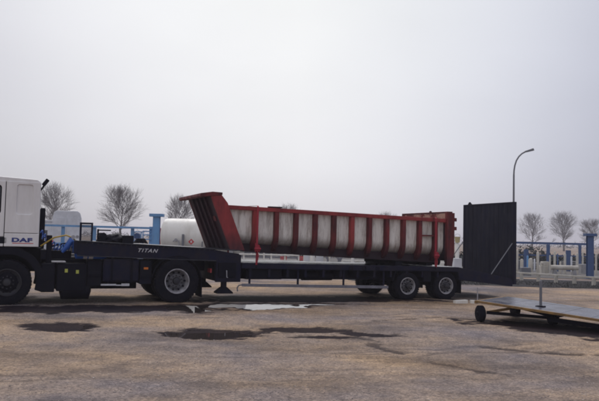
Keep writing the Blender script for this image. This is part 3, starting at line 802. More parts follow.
tp('catwalk_step', B().box(-9.74, -9.44, 0.02, 0.5, 0.945, 0.97), M['steel'], bevel=0.004)
tp('side_guard', B().box(-8.66, -8.32, 0.0, 0.03, 0.425, 0.462).box(-8.32, -8.20, 0.004, 0.026, 0.42, 0.445).box(-8.20, -8.02, 0.0, 0.03, 0.415, 0.470), M['whitetxt'], label='white side guard strip under the fuel tank')
for u in (-8.5, -8.1):
    tp('guard_bracket', B().box(u, u + 0.03, 0.03, 0.06, 0.44, 0.52), M['black'])
tp('side_marker', B().box(-7.70, -7.60, 0.0, 0.02, 0.80, 0.85), M['amber'])
tp('marker_bracket', B().box(-7.78, -7.52, 0.02, 0.1, 0.6, 1.0), M['black'])
tp('air_tank', B().lathe([(0.03, -9.25), (0.095, -9.22), (0.095, -8.55), (0.03, -8.5)], c=(0, 0.2, 1.115), axis='x', n=18), M['hose'], smooth=True)
tp('tank_label', B().lathe([(0.0965, -9.06), (0.0965, -8.97)], c=(0, 0.2, 1.115), axis='x', n=18).lathe([(0.0965, -8.94), (0.0965, -8.84)], c=(0, 0.2, 1.115), axis='x', n=18), M['whitetxt'])
tp('cab_crossbeam', B().box(-9.98, -9.86, 0.15, CW - 0.15, 1.0, 1.22), M['black'], bevel=0.01)
tp('spare_bracket', B().box(-9.86, -9.74, 0.3, 0.42, 0.9, 1.55).box(-9.86, -9.3, 0.5, 0.62, 1.0, 1.2), M['black'], bevel=0.01)
# intake stack and rear work lamp on its bracket
tp('air_intake', B().box(-10.0, -9.88, 1.3, 1.75, 1.22, 2.2), M['black'], bevel=0.03)
wlb = tp('lamp_bracket', B().tube([(-10.04, 0.06, 2.55), (-9.99, 0.06, 2.62), (-9.96, 0.06, 2.70)], 0.022), M['black'])
tp('work_lamp', B().beam((-9.99, 0.06, 2.66), (-9.89, 0.06, 2.80), 0.09, 0.085), M['black'], wlb, bevel=0.015)
# coiled air lines
def coil(p0, p1, r, turns, sag, rad):
    p0, p1 = Vector(p0), Vector(p1); pts = []
    n = turns * 10
    d = (p1 - p0).normalized(); s = d.cross(Vector((0, 0, 1))).normalized(); u = s.cross(d)
    for k in range(n + 1):
        t_ = k / n; a = 2 * math.pi * turns * t_
        c = p0.lerp(p1, t_) + Vector((0, 0, -sag * 4 * t_ * (1 - t_)))
        pts.append(c + (s * math.cos(a) + u * math.sin(a)) * r)
    return B().tube(pts, rad, 5)
tp('air_hose', coil((-9.98, 0.45, 1.62), (-9.2, 0.35, 1.42), 0.06, 12, 0.22, 0.013), M['hose'], smooth=True, label='blue coiled air hose')
tp('air_hose', coil((-9.98, 0.75, 1.60), (-9.2, 0.6, 1.42), 0.06, 12, 0.32, 0.013), M['hose'], smooth=True, label='lower blue coiled air hose')
tp('air_hose', B().tube([(-9.98, 0.3, 1.30), (-9.7, 0.2, 1.50), (-9.45, 0.18, 1.56), (-9.3, 0.2, 1.50), (-9.2, 0.3, 1.40)], 0.018, 6), M['yellowhose'], smooth=True, label='yellow air hose arching above the blue coils')
tp('cable', B().tube([(-9.98, 0.5, 1.45), (-9.75, 0.4, 1.30), (-9.5, 0.4, 1.36), (-9.2, 0.5, 1.40)], 0.02, 6), M['black'], smooth=True)
tp('hose_wrap', B().tube([(-9.52, 0.16, 1.17), (-9.42, 0.14, 1.30), (-9.34, 0.14, 1.45), (-9.26, 0.16, 1.38), (-9.24, 0.16, 1.16)], [0.03, 0.07, 0.075, 0.06, 0.05], 10), M['hose'], smooth=True, label='folded blue sleeve')
tp('gladhand', B().lathe([(0.045, 0.12), (0.045, 0.2)], c=(-9.30, 0, 1.52), n=12).lathe([(0.035, 0.12), (0.035, 0.2)], c=(-9.21, 0, 1.53), n=12), M['steel'])
# wheels
for u, ms, dual in ((-10.64, WF, False), (-6.91, WD, True)):
    rz = 0.5 if not dual else 0.525
    rm = M['rimdark'] if not dual else M['rim']
    put_wheel(ms, tu, u - TO[0], (0.02 if not dual else -0.02) - TO[1], rz, rm, spin=0.3)
    put_wheel(ms, tu, u - TO[0], CW - 0.02 - TO[1], rz, rm, True, spin=0.9)
    if dual:
        put_wheel(ms, tu, u - TO[0], 0.31 - TO[1], rz, rm, tyre_only=True)
        put_wheel(ms, tu, u - TO[0], CW - 0.31 - TO[1], rz, rm, True, tyre_only=True)
    tp('axle', B().lathe([(0.08, 0.3), (0.08, 1.0), (0.2, 1.05), (0.2, 1.4), (0.08, 1.45), (0.08, CW - 0.3)], c=(u, 0, rz), n=16), M['black'])
for v0 in (0.0, CW - 0.62):
    tp('rear_mudguard', arch(v0, v0 + 0.62, -6.91, 0.525, 0.59, 0.61, 8, 172), M['black'])
    tp('mudflap', B().box(-6.31, -6.295, v0, v0 + 0.62, 0.14, 0.62), M['black'])
fw = B().lathe([(0.48, 1.05), (0.48, 1.095), (0.42, 1.10)], c=(-6.95, 1.22, 0), axis='z', n=28).box(-7.4, -6.5, 0.85, 1.6, 0.99, 1.05)
tp('fifth_wheel', fw, M['black'])
tp('rear_light', B().box(-6.06, -6.03, 0.15, 0.45, 0.72, 0.82), M['crate_red'])

# ------------------------------------------------------------------ red tipper body riding on the trailer
DO = (-2.2, 1.25); DZ = 0.93
db = thing('tipper_body', 'long red ribbed tipper body with dirty white side panels, lying on the low loader', 'tipper body', W(*DO, DZ), YAW)
def dp(name, b, mt, parent=None, **k):
    return obj(name, b, mt, parent or db, off=(-DO[0], -DO[1], -DZ), **k)
DW0, DW1 = 0.06, 2.44
UA, UB = -5.30, 0.70
def ztop(u): return 2.345 + (u - UA) * (2.205 - 2.345) / (0.9 - UA)
def zbot(u): return 1.275 + (u - UA) * (1.03 - 1.275) / (0.9 - UA)
def section(u, inset=0.0, n=9):
    """outer half-round profile, near lip to far lip, as (v, z)"""
    zt_, zb = ztop(u), zbot(u); mid = zb + (zt_ - zb) * 0.40; pts = [(DW0 + inset, zt_)]
    pts.append((DW0 + inset, mid))
    for k in range(1, n + 1):
        a = math.pi / 2 * k / n
        pts.append((DW0 + inset + 0.36 * (1 - math.cos(a)), mid - (mid - zb - inset) * math.sin(a)))
    far = [(DW0 + DW1 - p[0], p[1]) for p in reversed(pts)]
    return pts + far
def skin(u0, u1, i0, i1, near=None, slant=False):
    """a solid curved sheet between insets i0 (outside) and i1 (inside)"""
    b = B(); full = section(u0)
    N = len(full); rngi = range(N) if near is None else (range(1 if False else 0, N // 2) if near else range(N // 2, N))
    idx = list(rngi); rings = []
    for u in (u0, u1):
        o = section(u, i0); q = section(u, i1)
        sh = (lambda z: (z - 1.30) * -0.40 + 0.02) if (slant and u == u0) else (lambda z: 0.0)   # follow the leaning headboard
        ring = [(u + sh(o[i][1]), o[i][0], o[i][1]) for i in idx] + [(u + sh(q[i][1]), q[i][0], q[i][1]) for i in reversed(idx)]
        rings.append(ring)
    n = len(rings[0]); v = rings[0] + rings[1]; k = len(idx)
    f = [(i, (i + 1) % n, (i + 1) % n + n, i + n) for i in range(n)]
    for s in (0, n):
        for j in range(k - 1):
            f.append((s + j, s + j + 1, s + n - 2 - j, s + n - 1 - j))
    return b.add(v, f)
dp('tub', skin(UA, UB, 0.155, 0.175, None, True), M['reddark'])
RU = [-4.96, -4.38, -3.84, -3.30, -2.76, -2.23, -1.70, -1.17, -0.65, -0.13, 0.38]
# measured rib stations, the last bay ends at the rear frame
for near in (True, False):
    st = [UA + 0.02] + RU + [UB]
    for k, u in enumerate(RU):
        tone = M['redlight'] if k in (0, 5) else M['red']
        dp('rib', skin(u - 0.055, u + 0.055, 0.0, 0.15, near), tone, bevel=0.006)
    for k in range(len(st) - 1):
        a = st[k] + (0.06 if k else 0.0); c = st[k + 1] - (0.06 if k < len(RU) else 0.0)
        pn = skin(a, c, 0.135 + random.uniform(-0.006, 0.006), 0.153, near, k == 0)
        dp('side_panel', pn, M['panel'], smooth=True)
    v0 = DW0 - 0.012 if near else DW1 - 0.10 + 0.012 + 0.06
    rl = B().beam((UA - 0.42, v0 + 0.06, ztop(UA) + 0.005), (UB, v0 + 0.06, ztop(UB) + 0.005), 0.12, 0.10)
    dp('top_rail', rl, M['redlight'] if near else M['red'], bevel=0.008)
    v1 = 0.42 if near else 2.08
    bl = B().beam((UA + 0.1, v1, zbot(UA) + 0.075), (UB, v1, zbot(UB) + 0.075), 0.22, 0.21)
    dp('bottom_rail', bl, M['reddark'], bevel=0.008)
dp('crossbar', B().box(-0.07, 0.32, DW0 + 0.02, DW0 + 0.10, 1.76, 1.80), M['red'])
# small box stuck on top rail near the front third
dp('hinge_block', B().box(-4.62, -4.25, DW0 - 0.02, DW0 + 0.1, ztop(-4.4) + 0.05, ztop(-4.4) + 0.085), M['reddark'], bevel=0.005)
# slanted headboard: front plate, side cheeks, ribs and an overhanging top flange
hb_t, hb_b = (-5.90, 2.66), (-5.30, 1.30)
sl = (hb_t[0] - hb_b[0]) / (hb_t[1] - hb_b[1])
def hu(z): return hb_b[0] + (z - hb_b[1]) * sl
plate = B().prism([(hu(1.30) - 0.30, 1.30), (hu(1.30) - 0.27, 1.30), (hu(2.62) - 0.22, 2.62), (hu(2.62) - 0.25, 2.62)], 0.10, 2.40)
hbp = dp('headboard', plate, M['reddark'], bevel=0.005)
for v0 in (0.02, 2.40):
    ck = B().prism([(hu(1.28) - 0.31, 1.28), (hu(1.28) + 0.06, 1.28), (hu(2.45) + 0.10, 2.45), (hu(2.66) + 0.02, 2.66), (hu(2.66) - 0.26, 2.66)], v0, v0 + 0.082)
    dp('headboard_cheek', ck, M['redlight'] if v0 < 1 else M['red'], hbp, bevel=0.008)
for v in (0.55, 0.98, 1.42, 1.86):
    rbm = B().prism([(hu(1.32) - 0.36, 1.32), (hu(1.32) - 0.30, 1.32), (hu(2.60) - 0.25, 2.60), (hu(2.60) - 0.31, 2.60)], v, v + 0.07)
    dp('headboard_rib', rbm, M['reddark'], hbp, bevel=0.005)
dp('front_plate_patch', B().prism([(hu(2.0) - 0.30, 2.0), (hu(2.0) - 0.28, 2.0), (hu(2.12) - 0.27, 2.12), (hu(2.12) - 0.29, 2.12)], 0.3, 0.52), M['red'], hbp)
# overhanging top flange: dips towards the front, with lip
tf = B().prism([(hu(2.66) - 0.50, 2.60), (hu(2.66) - 0.46, 2.57), (hu(2.66) - 0.18, 2.61), (hu(2.66) + 0.05, 2.64), (hu(2.66) + 0.05, 2.70), (hu(2.66) - 0.20, 2.71), (hu(2.66) - 0.50, 2.66)], 0.0, 2.5)
dp('headboard_top_flange', tf, M['rust'] if False else M['red'], hbp, bevel=0.008)
cr_ = B().prism([(hu(1.5) + 0.0, 1.30), (UA + 0.15, 1.30), (UA + 0.12, 2.36), (hu(2.45) + 0.0, 2.45)], 0.14, 0.16)

# rear frame
for v0 in (0.0, 2.38):
    dp('rear_post', B().prism([(0.70, 0.94), (0.88, 0.94), (0.95, 1.3), (0.95, 2.44), (0.70, 2.44)], v0, v0 + 0.12), M['red'], bevel=0.01)
dp('rear_header', B().box(0.72, 0.86, 0.12, 2.38, 2.13, 2.43), M['rust'], bevel=0.01, label='rust-blotched red cross beam')
dp('tailgate', B().box(0.78, 0.84, 0.12, 2.38, 1.08, 2.13), M['reddark'], bevel=0.005)
dp('rear_top_rail', B().box(0.705, 0.875, 0.0, 2.5, 2.441, 2.475), M['red'], bevel=0.006)
for z in (1.95, 2.2):
    dp('hinge_lug', B().box(0.951, 1.03, 0.01, 0.09, z, z + 0.10), M['red'], bevel=0.01)
dp('rail_knob', B().lathe([(0.04, 2.475), (0.04, 2.50), (0.02, 2.52)], c=(0.79, 1.0, 0), axis='z', n=12), M['reddark'])
# sub-frame and bearers under the floor
for v in (0.75, 1.62):
    dp('subframe_rail', B().prism([(-1.0, 0.99), (0.7, 0.945), (0.7, 1.05), (-1.0, 1.10)], v, v + 0.12), M['black'])
dp('bearer', B().box(-0.75, -0.55, 0.35, 2.15, 0.93, 1.06), M['black'])
dp('bearer', B().box(0.25, 0.45, 0.35, 2.15, 0.93, 1.03), M['black'])
dp('hinge_tube', B().lathe([(0.05, 0.3), (0.05, 2.2)], c=(0.62, 0, 1.0), n=14), M['black'])
dp('front_bearer', B().box(-5.52, -5.32, 0.3, 2.2, 1.30, 1.36), M['black'])

# lashing straps
def strap(u, label, zr):
    t_ = thing('lashing_strap', label, 'strap', W(u, -0.03, 0.93), YAW, 'red lashing straps over the tipper body')
    zt_ = ztop(u) + 0.07
    path = [(0, -0.012, 0.0), (0, -0.02, zt_ - 0.95), (0, 0.03, zt_ - 0.925), (0, 1.28, zt_ - 0.90), (0, 2.51, zt_ - 0.925), (0, 2.56, zt_ - 0.95), (0, 2.55, 0.0)]
    w_, th = 0.048, 0.006
    v = []
    for p in path:
        v += [(-w_ / 2, p[1], p[2]), (w_ / 2, p[1], p[2])]
    f = [(2 * i, 2 * i + 1, 2 * i + 3, 2 * i + 2) for i in range(len(path) - 1)]
    b = B().add(v, f); me = b.mesh('webbing')
    o = obj('webbing', me, M['strap'], t_)
    sm = o.modifiers.new('thick', 'SOLIDIFY'); sm.thickness = th
    rt = B().box(-0.045, 0.045, -0.07, -0.022, zr, zr + 0.16).box(-0.06, -0.045, -0.08, -0.022, zr - 0.02, zr + 0.2).box(0.045, 0.06, -0.08, -0.022, zr - 0.02, zr + 0.14)
    rt.lathe([(0.03, -0.08), (0.03, 0.08)], c=(0, -0.07, zr + 0.06), axis='x', n=12)
    obj('ratchet', rt, M['strap'], t_, bevel=0.006)
    obj('hook', B().tube([(0, -0.03, 0.0), (0, -0.045, -0.05), (0.0, -0.02, -0.08), (0, 0.01, -0.06)], 0.012, 6), M['black'], t_)
    tl_ = B().tube([(0.0, -0.05, zr), (0.03, -0.045, zr - 0.12), (0.01, -0.04, zr - 0.28)], [0.022, 0.018, 0.008], 6)
    obj('strap_tail', tl_, M['strap'], t_)
    return t_
strap(-4.94, 'red lashing strap with ratchet at the front of the tipper body beside the slanted headboard', 0.34)
strap(0.30, 'red lashing strap with ratchet over the tipper body just before its rusty rear frame', 0.24)

# ------------------------------------------------------------------ platform on small wheels, bottom right
pa = R(-38)
pf = thing('loading_ramp', 'low grey-decked loading ramp with yellow edge on small wheels, at the right edge', 'ramp', (3.68, 13.95, 0), pa)
SL = 0.07; PZ = 0.435; PL = 4.4; PWD = 1.65
def pz(x): return PZ - SL * x
eb = B()
eb.prism([(0, pz(0) - 0.045), (PL, pz(PL) - 0.045), (PL, pz(PL) + 0.002), (0, pz(0) + 0.002)], -0.05, 0.0)
obj('edge_beam', eb, M['yellow'], pf, bevel=0.004, label='yellow near edge beam')
eb2 = B().prism([(0, pz(0) - 0.045), (PL, pz(PL) - 0.045), (PL, pz(PL) + 0.002), (0, pz(0) + 0.002)], PWD, PWD + 0.05)
obj('edge_beam', eb2, M['yellow'], pf, bevel=0.004)
obj('end_beam', B().box(-0.05, -0.003, -0.05, PWD + 0.05, pz(0) - 0.06, pz(0)), M['yellow'], pf, bevel=0.004)
for k in range(8):
    x0 = k * 0.55
    b = B().prism([(x0 + 0.003, pz(x0) - 0.03), (x0 + 0.545, pz(x0 + 0.545) - 0.03), (x0 + 0.545, pz(x0 + 0.545)), (x0 + 0.003, pz(x0))], 0.003, PWD - 0.003)
    obj('deck_plate', b, M['wetplate'], pf, bevel=0.003)
tb = B().beam((0.16, 0.07, 0.20), (1.35, 0.62, 0.15), 0.05, 0.06)
obj('axle_beam', tb, M['black'], pf)
obj('axle_beam', B().beam((0.16, 0.12, 0.20), (0.7, 0.36, 0.33), 0.05, 0.05), M['yellow'], pf)
obj('axle_beam', B().beam((0.7, 0.36, 0.33), (1.35, 0.62, 0.17), 0.05, 0.05), M['black'], pf)
obj('lower_frame', B().beam((1.35, 0.2, 0.17), (PL, 0.2, pz(PL) - 0.14), 0.06, 0.08), M['black'], pf)
obj('lower_frame', B().beam((0.3, PWD - 0.2, 0.26), (PL, PWD - 0.2, pz(PL) - 0.14), 0.06, 0.08), M['black'], pf)
for x in (0.7, 1.6, 2.5, 3.4):
    obj('cross_stay', B().beam((x, 0.0, pz(x) - 0.06), (x, PWD, pz(x) - 0.06), 0.05, 0.06), M['black'], pf)
for x, y in ((0.06, 0.0), (1.30, 0.65), (0.2, PWD - 0.1)):
    wz = R(-81) - pa + math.pi
    wh = obj('wheel', B().lathe([(0.08, -0.06), (0.14, -0.062), (0.165, -0.045), (0.165, 0.045), (0.14, 0.062), (0.08, 0.06)], n=26), M['rubber'], pf, (x, y, 0.175), (0, 0, wz), smooth=True)
    obj('rim', B().lathe([(0.08, -0.05), (0.08, 0.05), (0.03, 0.07), (0.03, -0.07)], n=16), M['black'], wh)
obj('post', B().box(1.06, 1.105, 0.56, 0.605, pz(1.08), pz(1.08) + 0.52), M['lampsteel'], pf, bevel=0.006)
obj('post_base', B().box(1.0, 1.16, 0.50, 0.66, pz(1.16), pz(1.0) + 0.012), M['black'], pf)

# white timber pieces and a stake beyond the platform
o = obj('timber_block', B().prism([(-0.20, 0.0), (0.20, 0.0), (0.19, 0.10), (-0.20, 0.09)], -0.06, 0.06), M['tank'], None, (4.30, 18.0, 0.0), (0, 0, R(24)), bevel=0.008)
tag(o, 'longer white painted timber block lying on the ground behind the trailer wheels', 'timber block', 'white timber blocks on the ground')
o = obj('timber_block', B().prism([(-0.10, 0.0), (0.10, 0.0), (0.10, 0.085), (-0.09, 0.095)], -0.06, 0.06), M['tank'], None, (4.68, 18.12, 0.0), (0, 0, R(12)), bevel=0.008)
tag(o, 'short white timber block at the foot of the thin steel stake', 'timber block', 'white timber blocks on the ground')
o = obj('steel_stake', B().tube([(0, 0, -0.05), (0.0, 0, 0.42)], 0.014, 8), M['steel'], None, (4.80, 18.22, 0.0))
tag(o, 'thin grey steel stake standing in the ground between trailer and loading ramp', 'stake')

# ------------------------------------------------------------------ street lamp
LX, LY = 11.20, 35.5
lp = thing('street_lamp', 'tall grey street lamp with curved arm rising behind the tail ramp', 'street lamp', (LX, LY, 0))
obj('pole', B().tube([(0, 0, 0), (0, 0, 1.0), (0, 0, 5.25)], [0.075, 0.065, 0.045], 12), M['lampsteel'], lp, smooth=True)
arm = [(0, 0, 5.25)] + [(0.80 * (1 - math.cos(R(a))), 0, 5.25 + 1.18 * math.sin(R(a))) for a in (12, 24, 36, 48, 60, 72)]
arm.append((0.74, 0, 6.44))
obj('arm', B().tube([(0, 0, 5.20), (0.01, 0, 5.45), (0.05, 0, 5.72), (0.13, 0, 5.98), (0.26, 0, 6.20), (0.42, 0, 6.36), (0.60, 0, 6.46)], 0.04, 10), M['lampsteel'], lp, smooth=True)
lh = B().add([(0.55, -0.09, 6.42), (1.05, -0.12, 6.53), (1.05, 0.12, 6.53), (0.55, 0.09, 6.42), (0.56, -0.06, 6.50), (1.0, -0.10, 6.66), (1.0, 0.10, 6.66), (0.56, 0.06, 6.50)],
             [(0, 3, 2, 1), (4, 5, 6, 7), (0, 1, 5, 4), (1, 2, 6, 5), (2, 3, 7, 6), (3, 0, 4, 7)])
lho = obj('lamp_head', lh, M['lampsteel'], lp, bevel=0.03)
obj('lens', B().add([(0.66, -0.07, 6.43), (0.90, -0.08, 6.49), (0.90, 0.08, 6.49), (0.66, 0.07, 6.43), (0.66, -0.07, 6.45), (0.90, -0.08, 6.515), (0.90, 0.08, 6.515), (0.66, 0.07, 6.45)],
             [(0, 3, 2, 1), (4, 5, 6, 7), (0, 1, 5, 4), (1, 2, 6, 5), (2, 3, 7, 6), (3, 0, 4, 7)]), M['glass'], lho)
obj('access_door', B().box(-0.035, 0.035, -0.078, -0.066, 0.5, 0.8), M['black'], lp)

def twig_mass(name, x0, x1, y0, y1, h, n, label, seed):
    rg_ = random.Random(seed); v = []; f = []
    for k in range(n):
        x = rg_.uniform(x0, x1); q = (x - x0) / (x1 - x0); y = y0 + (y1 - y0) * q + rg_.uniform(-1.2, 1.2)
        hh = h * (0.62 + 0.38 * math.sin(x * 0.9 + seed) * math.sin(x * 0.37)) * rg_.uniform(0.4, 1.1)
        z = rg_.uniform(0, 1) ** 0.6 * hh
        s = rg_.uniform(0.06, 0.20) * max(1, h / 2.0)
        a = Vector((rg_.gauss(0, 1), rg_.gauss(0, 1), rg_.gauss(0, 1))).normalized() * s; b = Vector((rg_.gauss(0, 1), rg_.gauss(0, 1), rg_.gauss(0, 1))).normalized() * s * 0.6
        c = Vector((x, y, z)); o = len(v)
        v += [c - a, c + b, c + a, c - b]; f.append((o, o + 1, o + 2, o + 3))
    me = bpy.data.meshes.new(name); me.from_pydata([tuple(p) for p in v], [], f)
    o = obj(name, me, M['shrub'], kind='stuff'); o['label'] = label; o['category'] = 'hedge'
    return o
# ------------------------------------------------------------------ storage yard behind (positions in metres; sx = sight line through photo column at that range)
def sx(px, Y): return (px - 299.5 - 1.0) / 680.0 * Y

# left: blue rail with uprights
rl = thing('pipe_railing', 'light blue pipe railing with uprights behind the tractor unit', 'railing', (0, 0, 0))
RY = 31.0
x0, x1 = sx(38, RY), sx(153.5, RY)
obj('top_rail', B().beam((x0, RY, 1.95), (x1, RY, 1.93), 0.09, 0.09), M['blue'], rl)
obj('middle_rail', B().beam((x0, RY, 1.15), (x1, RY, 1.15), 0.06, 0.06), M['blue'], rl)
for px in (44, 64.5, 96, 134, 152.5):
    obj('upright', B().box(sx(px, RY) - 0.07, sx(px, RY) + 0.07, RY + 0.05, RY + 0.15, 0, 1.93 if px != 152.5 else 2.0), M['blue'], rl)
for z in (1.42, 1.62, 1.78):
    obj('short_bar', B().beam((sx(144.5, RY), RY + 0.02, z), (sx(153, RY), RY + 0.02, z), 0.05, 0.05), M['blue'], rl)
for px, Y, nm, lab, zt_, cw in ((158.3, 30.0, 'steel_column', 'light blue steel column with a flat cap plate beside the white tank', 2.56, 0.60),
                                (591.5, 33.0, 'steel_column', 'deep blue steel column with a cap plate at the right edge of the yard', 2.20, 0.52)):
    c = thing(nm, lab, 'column', (sx(px, Y), Y, 0), 0, 'blue steel columns')
    mt = M['blue'] if px < 300 else M['bluedark']
    obj('shaft', B().box(-0.15, 0.15, -0.10, -0.085, 0, zt_ - 0.13).box(-0.15, 0.15, 0.085, 0.10, 0, zt_ - 0.13).box(-0.02, 0.02, -0.085, 0.085, 0, zt_ - 0.13), mt, c)
    obj('cap_plate', B().box(-cw / 2, cw / 2, -0.2, 0.2, zt_ - 0.13, zt_), mt, c, bevel=0.01)
    obj('base_plate', B().box(-0.25, 0.25, -0.2, 0.2, 0, 0.03), mt, c)
# blue lattice cage
cg = thing('lattice_cage', 'blue lattice storage cage standing behind the gooseneck left of the blue column', 'cage', (sx(139.5, 32.5), 32.5, 0))
fr = B()
for a in (-0.24, 0.20):
    for b_ in (-0.2, 0.2): fr.box(a, a + 0.04, b_, b_ + 0.04, 0, 1.78)
for z in (0.1, 0.9, 1.34, 1.74): fr.box(-0.235, 0.235, -0.2, -0.165, z, z + 0.04).box(-0.235, 0.235, 0.205, 0.235, z, z + 0.04)
obj('frame', fr, M['blue'], cg)
br = B()
for k in range(6): br.box(-0.17 + k * 0.062, -0.155 + k * 0.062, -0.19, -0.175, 0.14, 1.74)
obj('bar', br, M['bluedark'], cg, kind='stuff')
obj('drum', B().lathe([(0.01, -0.1), (0.15, -0.1), (0.15, 0.12), (0.01, 0.12)], c=(0, 0, 1.55), n=18), M['bluedark'], cg)

# white horizontal storage tank
TKY = 36.0; tx0, tx1 = sx(163.5, TKY), sx(163.5, TKY) + 4.6
tk = thing('storage_tank', 'large cream-white horizontal storage tank behind the slanted headboard', 'tank', ((tx0 + tx1) / 2, TKY, 0), R(-4))
L_ = 2.3; rad = 0.93
prof = [(0.02, -L_)] + [(rad * math.sin(R(a)), -L_ + 0.28 * (1 - math.cos(R(a)))) for a in (20, 40, 60, 78)] + [(rad, -L_ + 0.45), (rad, 0), (rad, L_ - 0.45)] + \
       [(rad * math.sin(R(a)), L_ - 0.42 * (1 - math.cos(R(a)))) for a in (78, 60, 40, 20)] + [(0.02, L_)]
obj('shell', B().lathe(prof, c=(0, 0, 1.60), axis='x', n=40), M['tank'], tk, smooth=True)
for x in (-1.5, 1.5):
    obj('saddle', B().box(x - 0.15, x + 0.15, -0.7, 0.7, 0, 0.95), M['greyblock'], tk)
obj('seam_band', B().lathe([(rad + 0.004, -0.02), (rad + 0.004, 0.02)], c=(-0.4, 0, 1.6), axis='x', n=40), M['tank'], tk)
obj('pipe', B().tube([(-0.93, -1.0, 0.2), (-0.93, -1.0, 1.7)], 0.06, 10), M['lampsteel'], tk, label='dark grey upright pipe')
obj('pipe', B().tube([(0.08, -1.0, 0.2), (0.08, -1.0, 1.35)], 0.03, 8), M['lampsteel'], tk)
obj('pipe', B().tube([(-2.30, -0.45, 0), (-2.30, -0.45, 2.0)], 0.05, 8), M['crate_red'], tk, label='red upright pipe')
obj('valve', B().lathe([(0.08, -0.03), (0.08, 0.03)], c=(-1.3, -1.0, 1.4), n=14).tube([(-1.45, -1.0, 1.32), (-1.3, -1.0, 1.42), (-1.15, -1.0, 1.36), (-1.1, -1.0, 0.9)], 0.03, 8), M['steel'], tk)
sg = thing('hazard_sign', 'small red diamond warning sign on a post in front of the white tank', 'sign', (sx(193.5, 33.0), 33.0, 0))
obj('post', B().tube([(0, 0, 0), (0, 0, 1.45)], 0.02, 8), M['steel'], sg)
obj('plate', B().add([(-0.15, -0.03, 1.34), (0, -0.03, 1.19), (0.15, -0.03, 1.34), (0, -0.03, 1.49), (-0.15, -0.022, 1.34), (0, -0.022, 1.19), (0.15, -0.022, 1.34), (0, -0.022, 1.49)],
    [(0, 1, 2, 3), (7, 6, 5, 4), (0, 4, 5, 1), (1, 5, 6, 2), (2, 6, 7, 3), (3, 7, 4, 0)]), M['crate_red'], sg)
obj('symbol', B().add([(-0.05, -0.033, 1.33), (0.0, -0.033, 1.28), (0.05, -0.033, 1.33), (0.0, -0.033, 1.42)], [(0, 1, 2, 3)]), M['whitetxt'], sg)

# white box van seen from behind
VY_ = 48.0
vn = thing('box_van', 'pale box van with rounded roof parked far behind the cab', 'van', (sx(68.5, VY_), VY_, 0), R(17))
bd = B().prism([(-0.95, 0.45), (0.95, 0.45), (0.95, 2.75), (0.86, 3.08), (0.70, 3.2), (-0.70, 3.2), (-0.86, 3.08), (-0.95, 2.75)], 0, 4.2)
bdo = obj('body', bd, M['farwhite'], vn, bevel=0.04)
obj('rear_door', B().box(-0.86, -0.01, -0.02, 0.0 - 0.001, 0.55, 2.7), M['farwhite'], vn, bevel=0.006)
obj('rear_door', B().box(0.01, 0.86, -0.02, 0.0 - 0.001, 0.55, 2.7), M['farwhite'], vn, bevel=0.006)
obj('bumper', B().box(-0.95, 0.95, -0.12, -0.021, 0.42, 0.55), M['black'], vn, bevel=0.02)
for s in (-1, 1):
    obj('tail_light', B().box(0.88 * s - 0.05, 0.88 * s + 0.05, -0.03, 0.0, 0.7, 1.1), M['crate_red'], vn)
    for y in (0.8, 4.6):
        obj('wheel', B().lathe([(0.2, -0.11), (0.36, -0.1), (0.38, 0), (0.36, 0.1), (0.2, 0.11)], c=(0, 0, 0), axis='x', n=20), M['rubber'], vn, (0.82 * s, y, 0.38))
cbn = obj('cab', B().prism([(-0.92, 0.45), (0.92, 0.45), (0.90, 2.1), (-0.90, 2.1)], 4.2, 5.4), M['farwhite'], vn, bevel=0.08)
obj('windscreen', B().box(-0.8, 0.8, 5.39, 5.42, 1.3, 1.95), M['glass'], vn)

cb = thing('site_cabin', 'low white site cabin with flat roof far behind the cab', 'cabin', (sx(40, 58), 58.0, 0))
obj('wall', B().box(-2.2, 1.15, 0, 2.4, 0.15, 2.55), M['farwhite'], cb, bevel=0.02)
obj('roof', B().box(-2.28, 1.23, -0.08, 2.48, 2.55, 2.72), M['farwhite'], cb, bevel=0.02)
for x in (-1.6, 0.1):
    wfr = obj('window', B().holed(x, x + 0.8, 1.1, 1.9, x + 0.06, x + 0.74, 1.16, 1.84, -0.03, 0.0 - 0.001), M['farwhite'], cb)
    obj('pane', B().box(x + 0.06, x + 0.74, -0.012, -0.002, 1.16, 1.84), M['glass'], wfr)
obj('door', B().box(-0.7, -0.05, -0.03, -0.001, 0.2, 2.1), M['greysteel'], cb)

# middle: things seen through the gap between the load and the deck
def bollard(px, Y, h, w, label, mt='cream', cat='post', name='marker_post', group='cream posts standing in the storage yard'):
    t_ = thing(name, label, cat, (sx(px, Y), Y, 0), random.uniform(-0.2, 0.2), group)
    obj('shaft', B().lathe([(w / 2, 0), (w / 2, h - w * 0.4), (w * 0.36, h - w * 0.12), (0.005, h)], axis='z', n=14), M[mt], t_, smooth=True)
    obj('foot_plate', B().box(-w, w, -w, w, 0, 0.02), M['greyblock'], t_)
    return t_
def barrier(name, label, pa_, pb_, zs, posts, mt, th=0.07, cat='barrier', group=None):
    t_ = thing(name, label, cat, (pa_[0], pa_[1], 0), 0, group)
    dx_, dy_ = pb_[0] - pa_[0], pb_[1] - pa_[1]
    for z in zs:
        obj('rail', B().beam((0, 0, z), (dx_, dy_, z), th, th), M[mt], t_, bevel=0.008)
    for k in range(posts):
        q = k / (posts - 1)
        obj('upright', B().box(dx_ * q - 0.04, dx_ * q + 0.04, dy_ * q + th * 0.6, dy_ * q + th * 0.6 + 0.08, 0, max(zs) + 0.04), M[mt], t_)
    return t_
barrier('pipe_barrier', 'white two-rail barrier seen under the front bays of the tipper body', (sx(205, 34), 34.0), (sx(301, 34), 34.0), (0.50, 0.78), 8, 'tank')
barrier('pipe_barrier', 'white single-rail barrier seen under the rear bays of the tipper body', (sx(345, 35), 35.0), (sx(450, 35), 35.0), (0.55,), 8, 'tank')
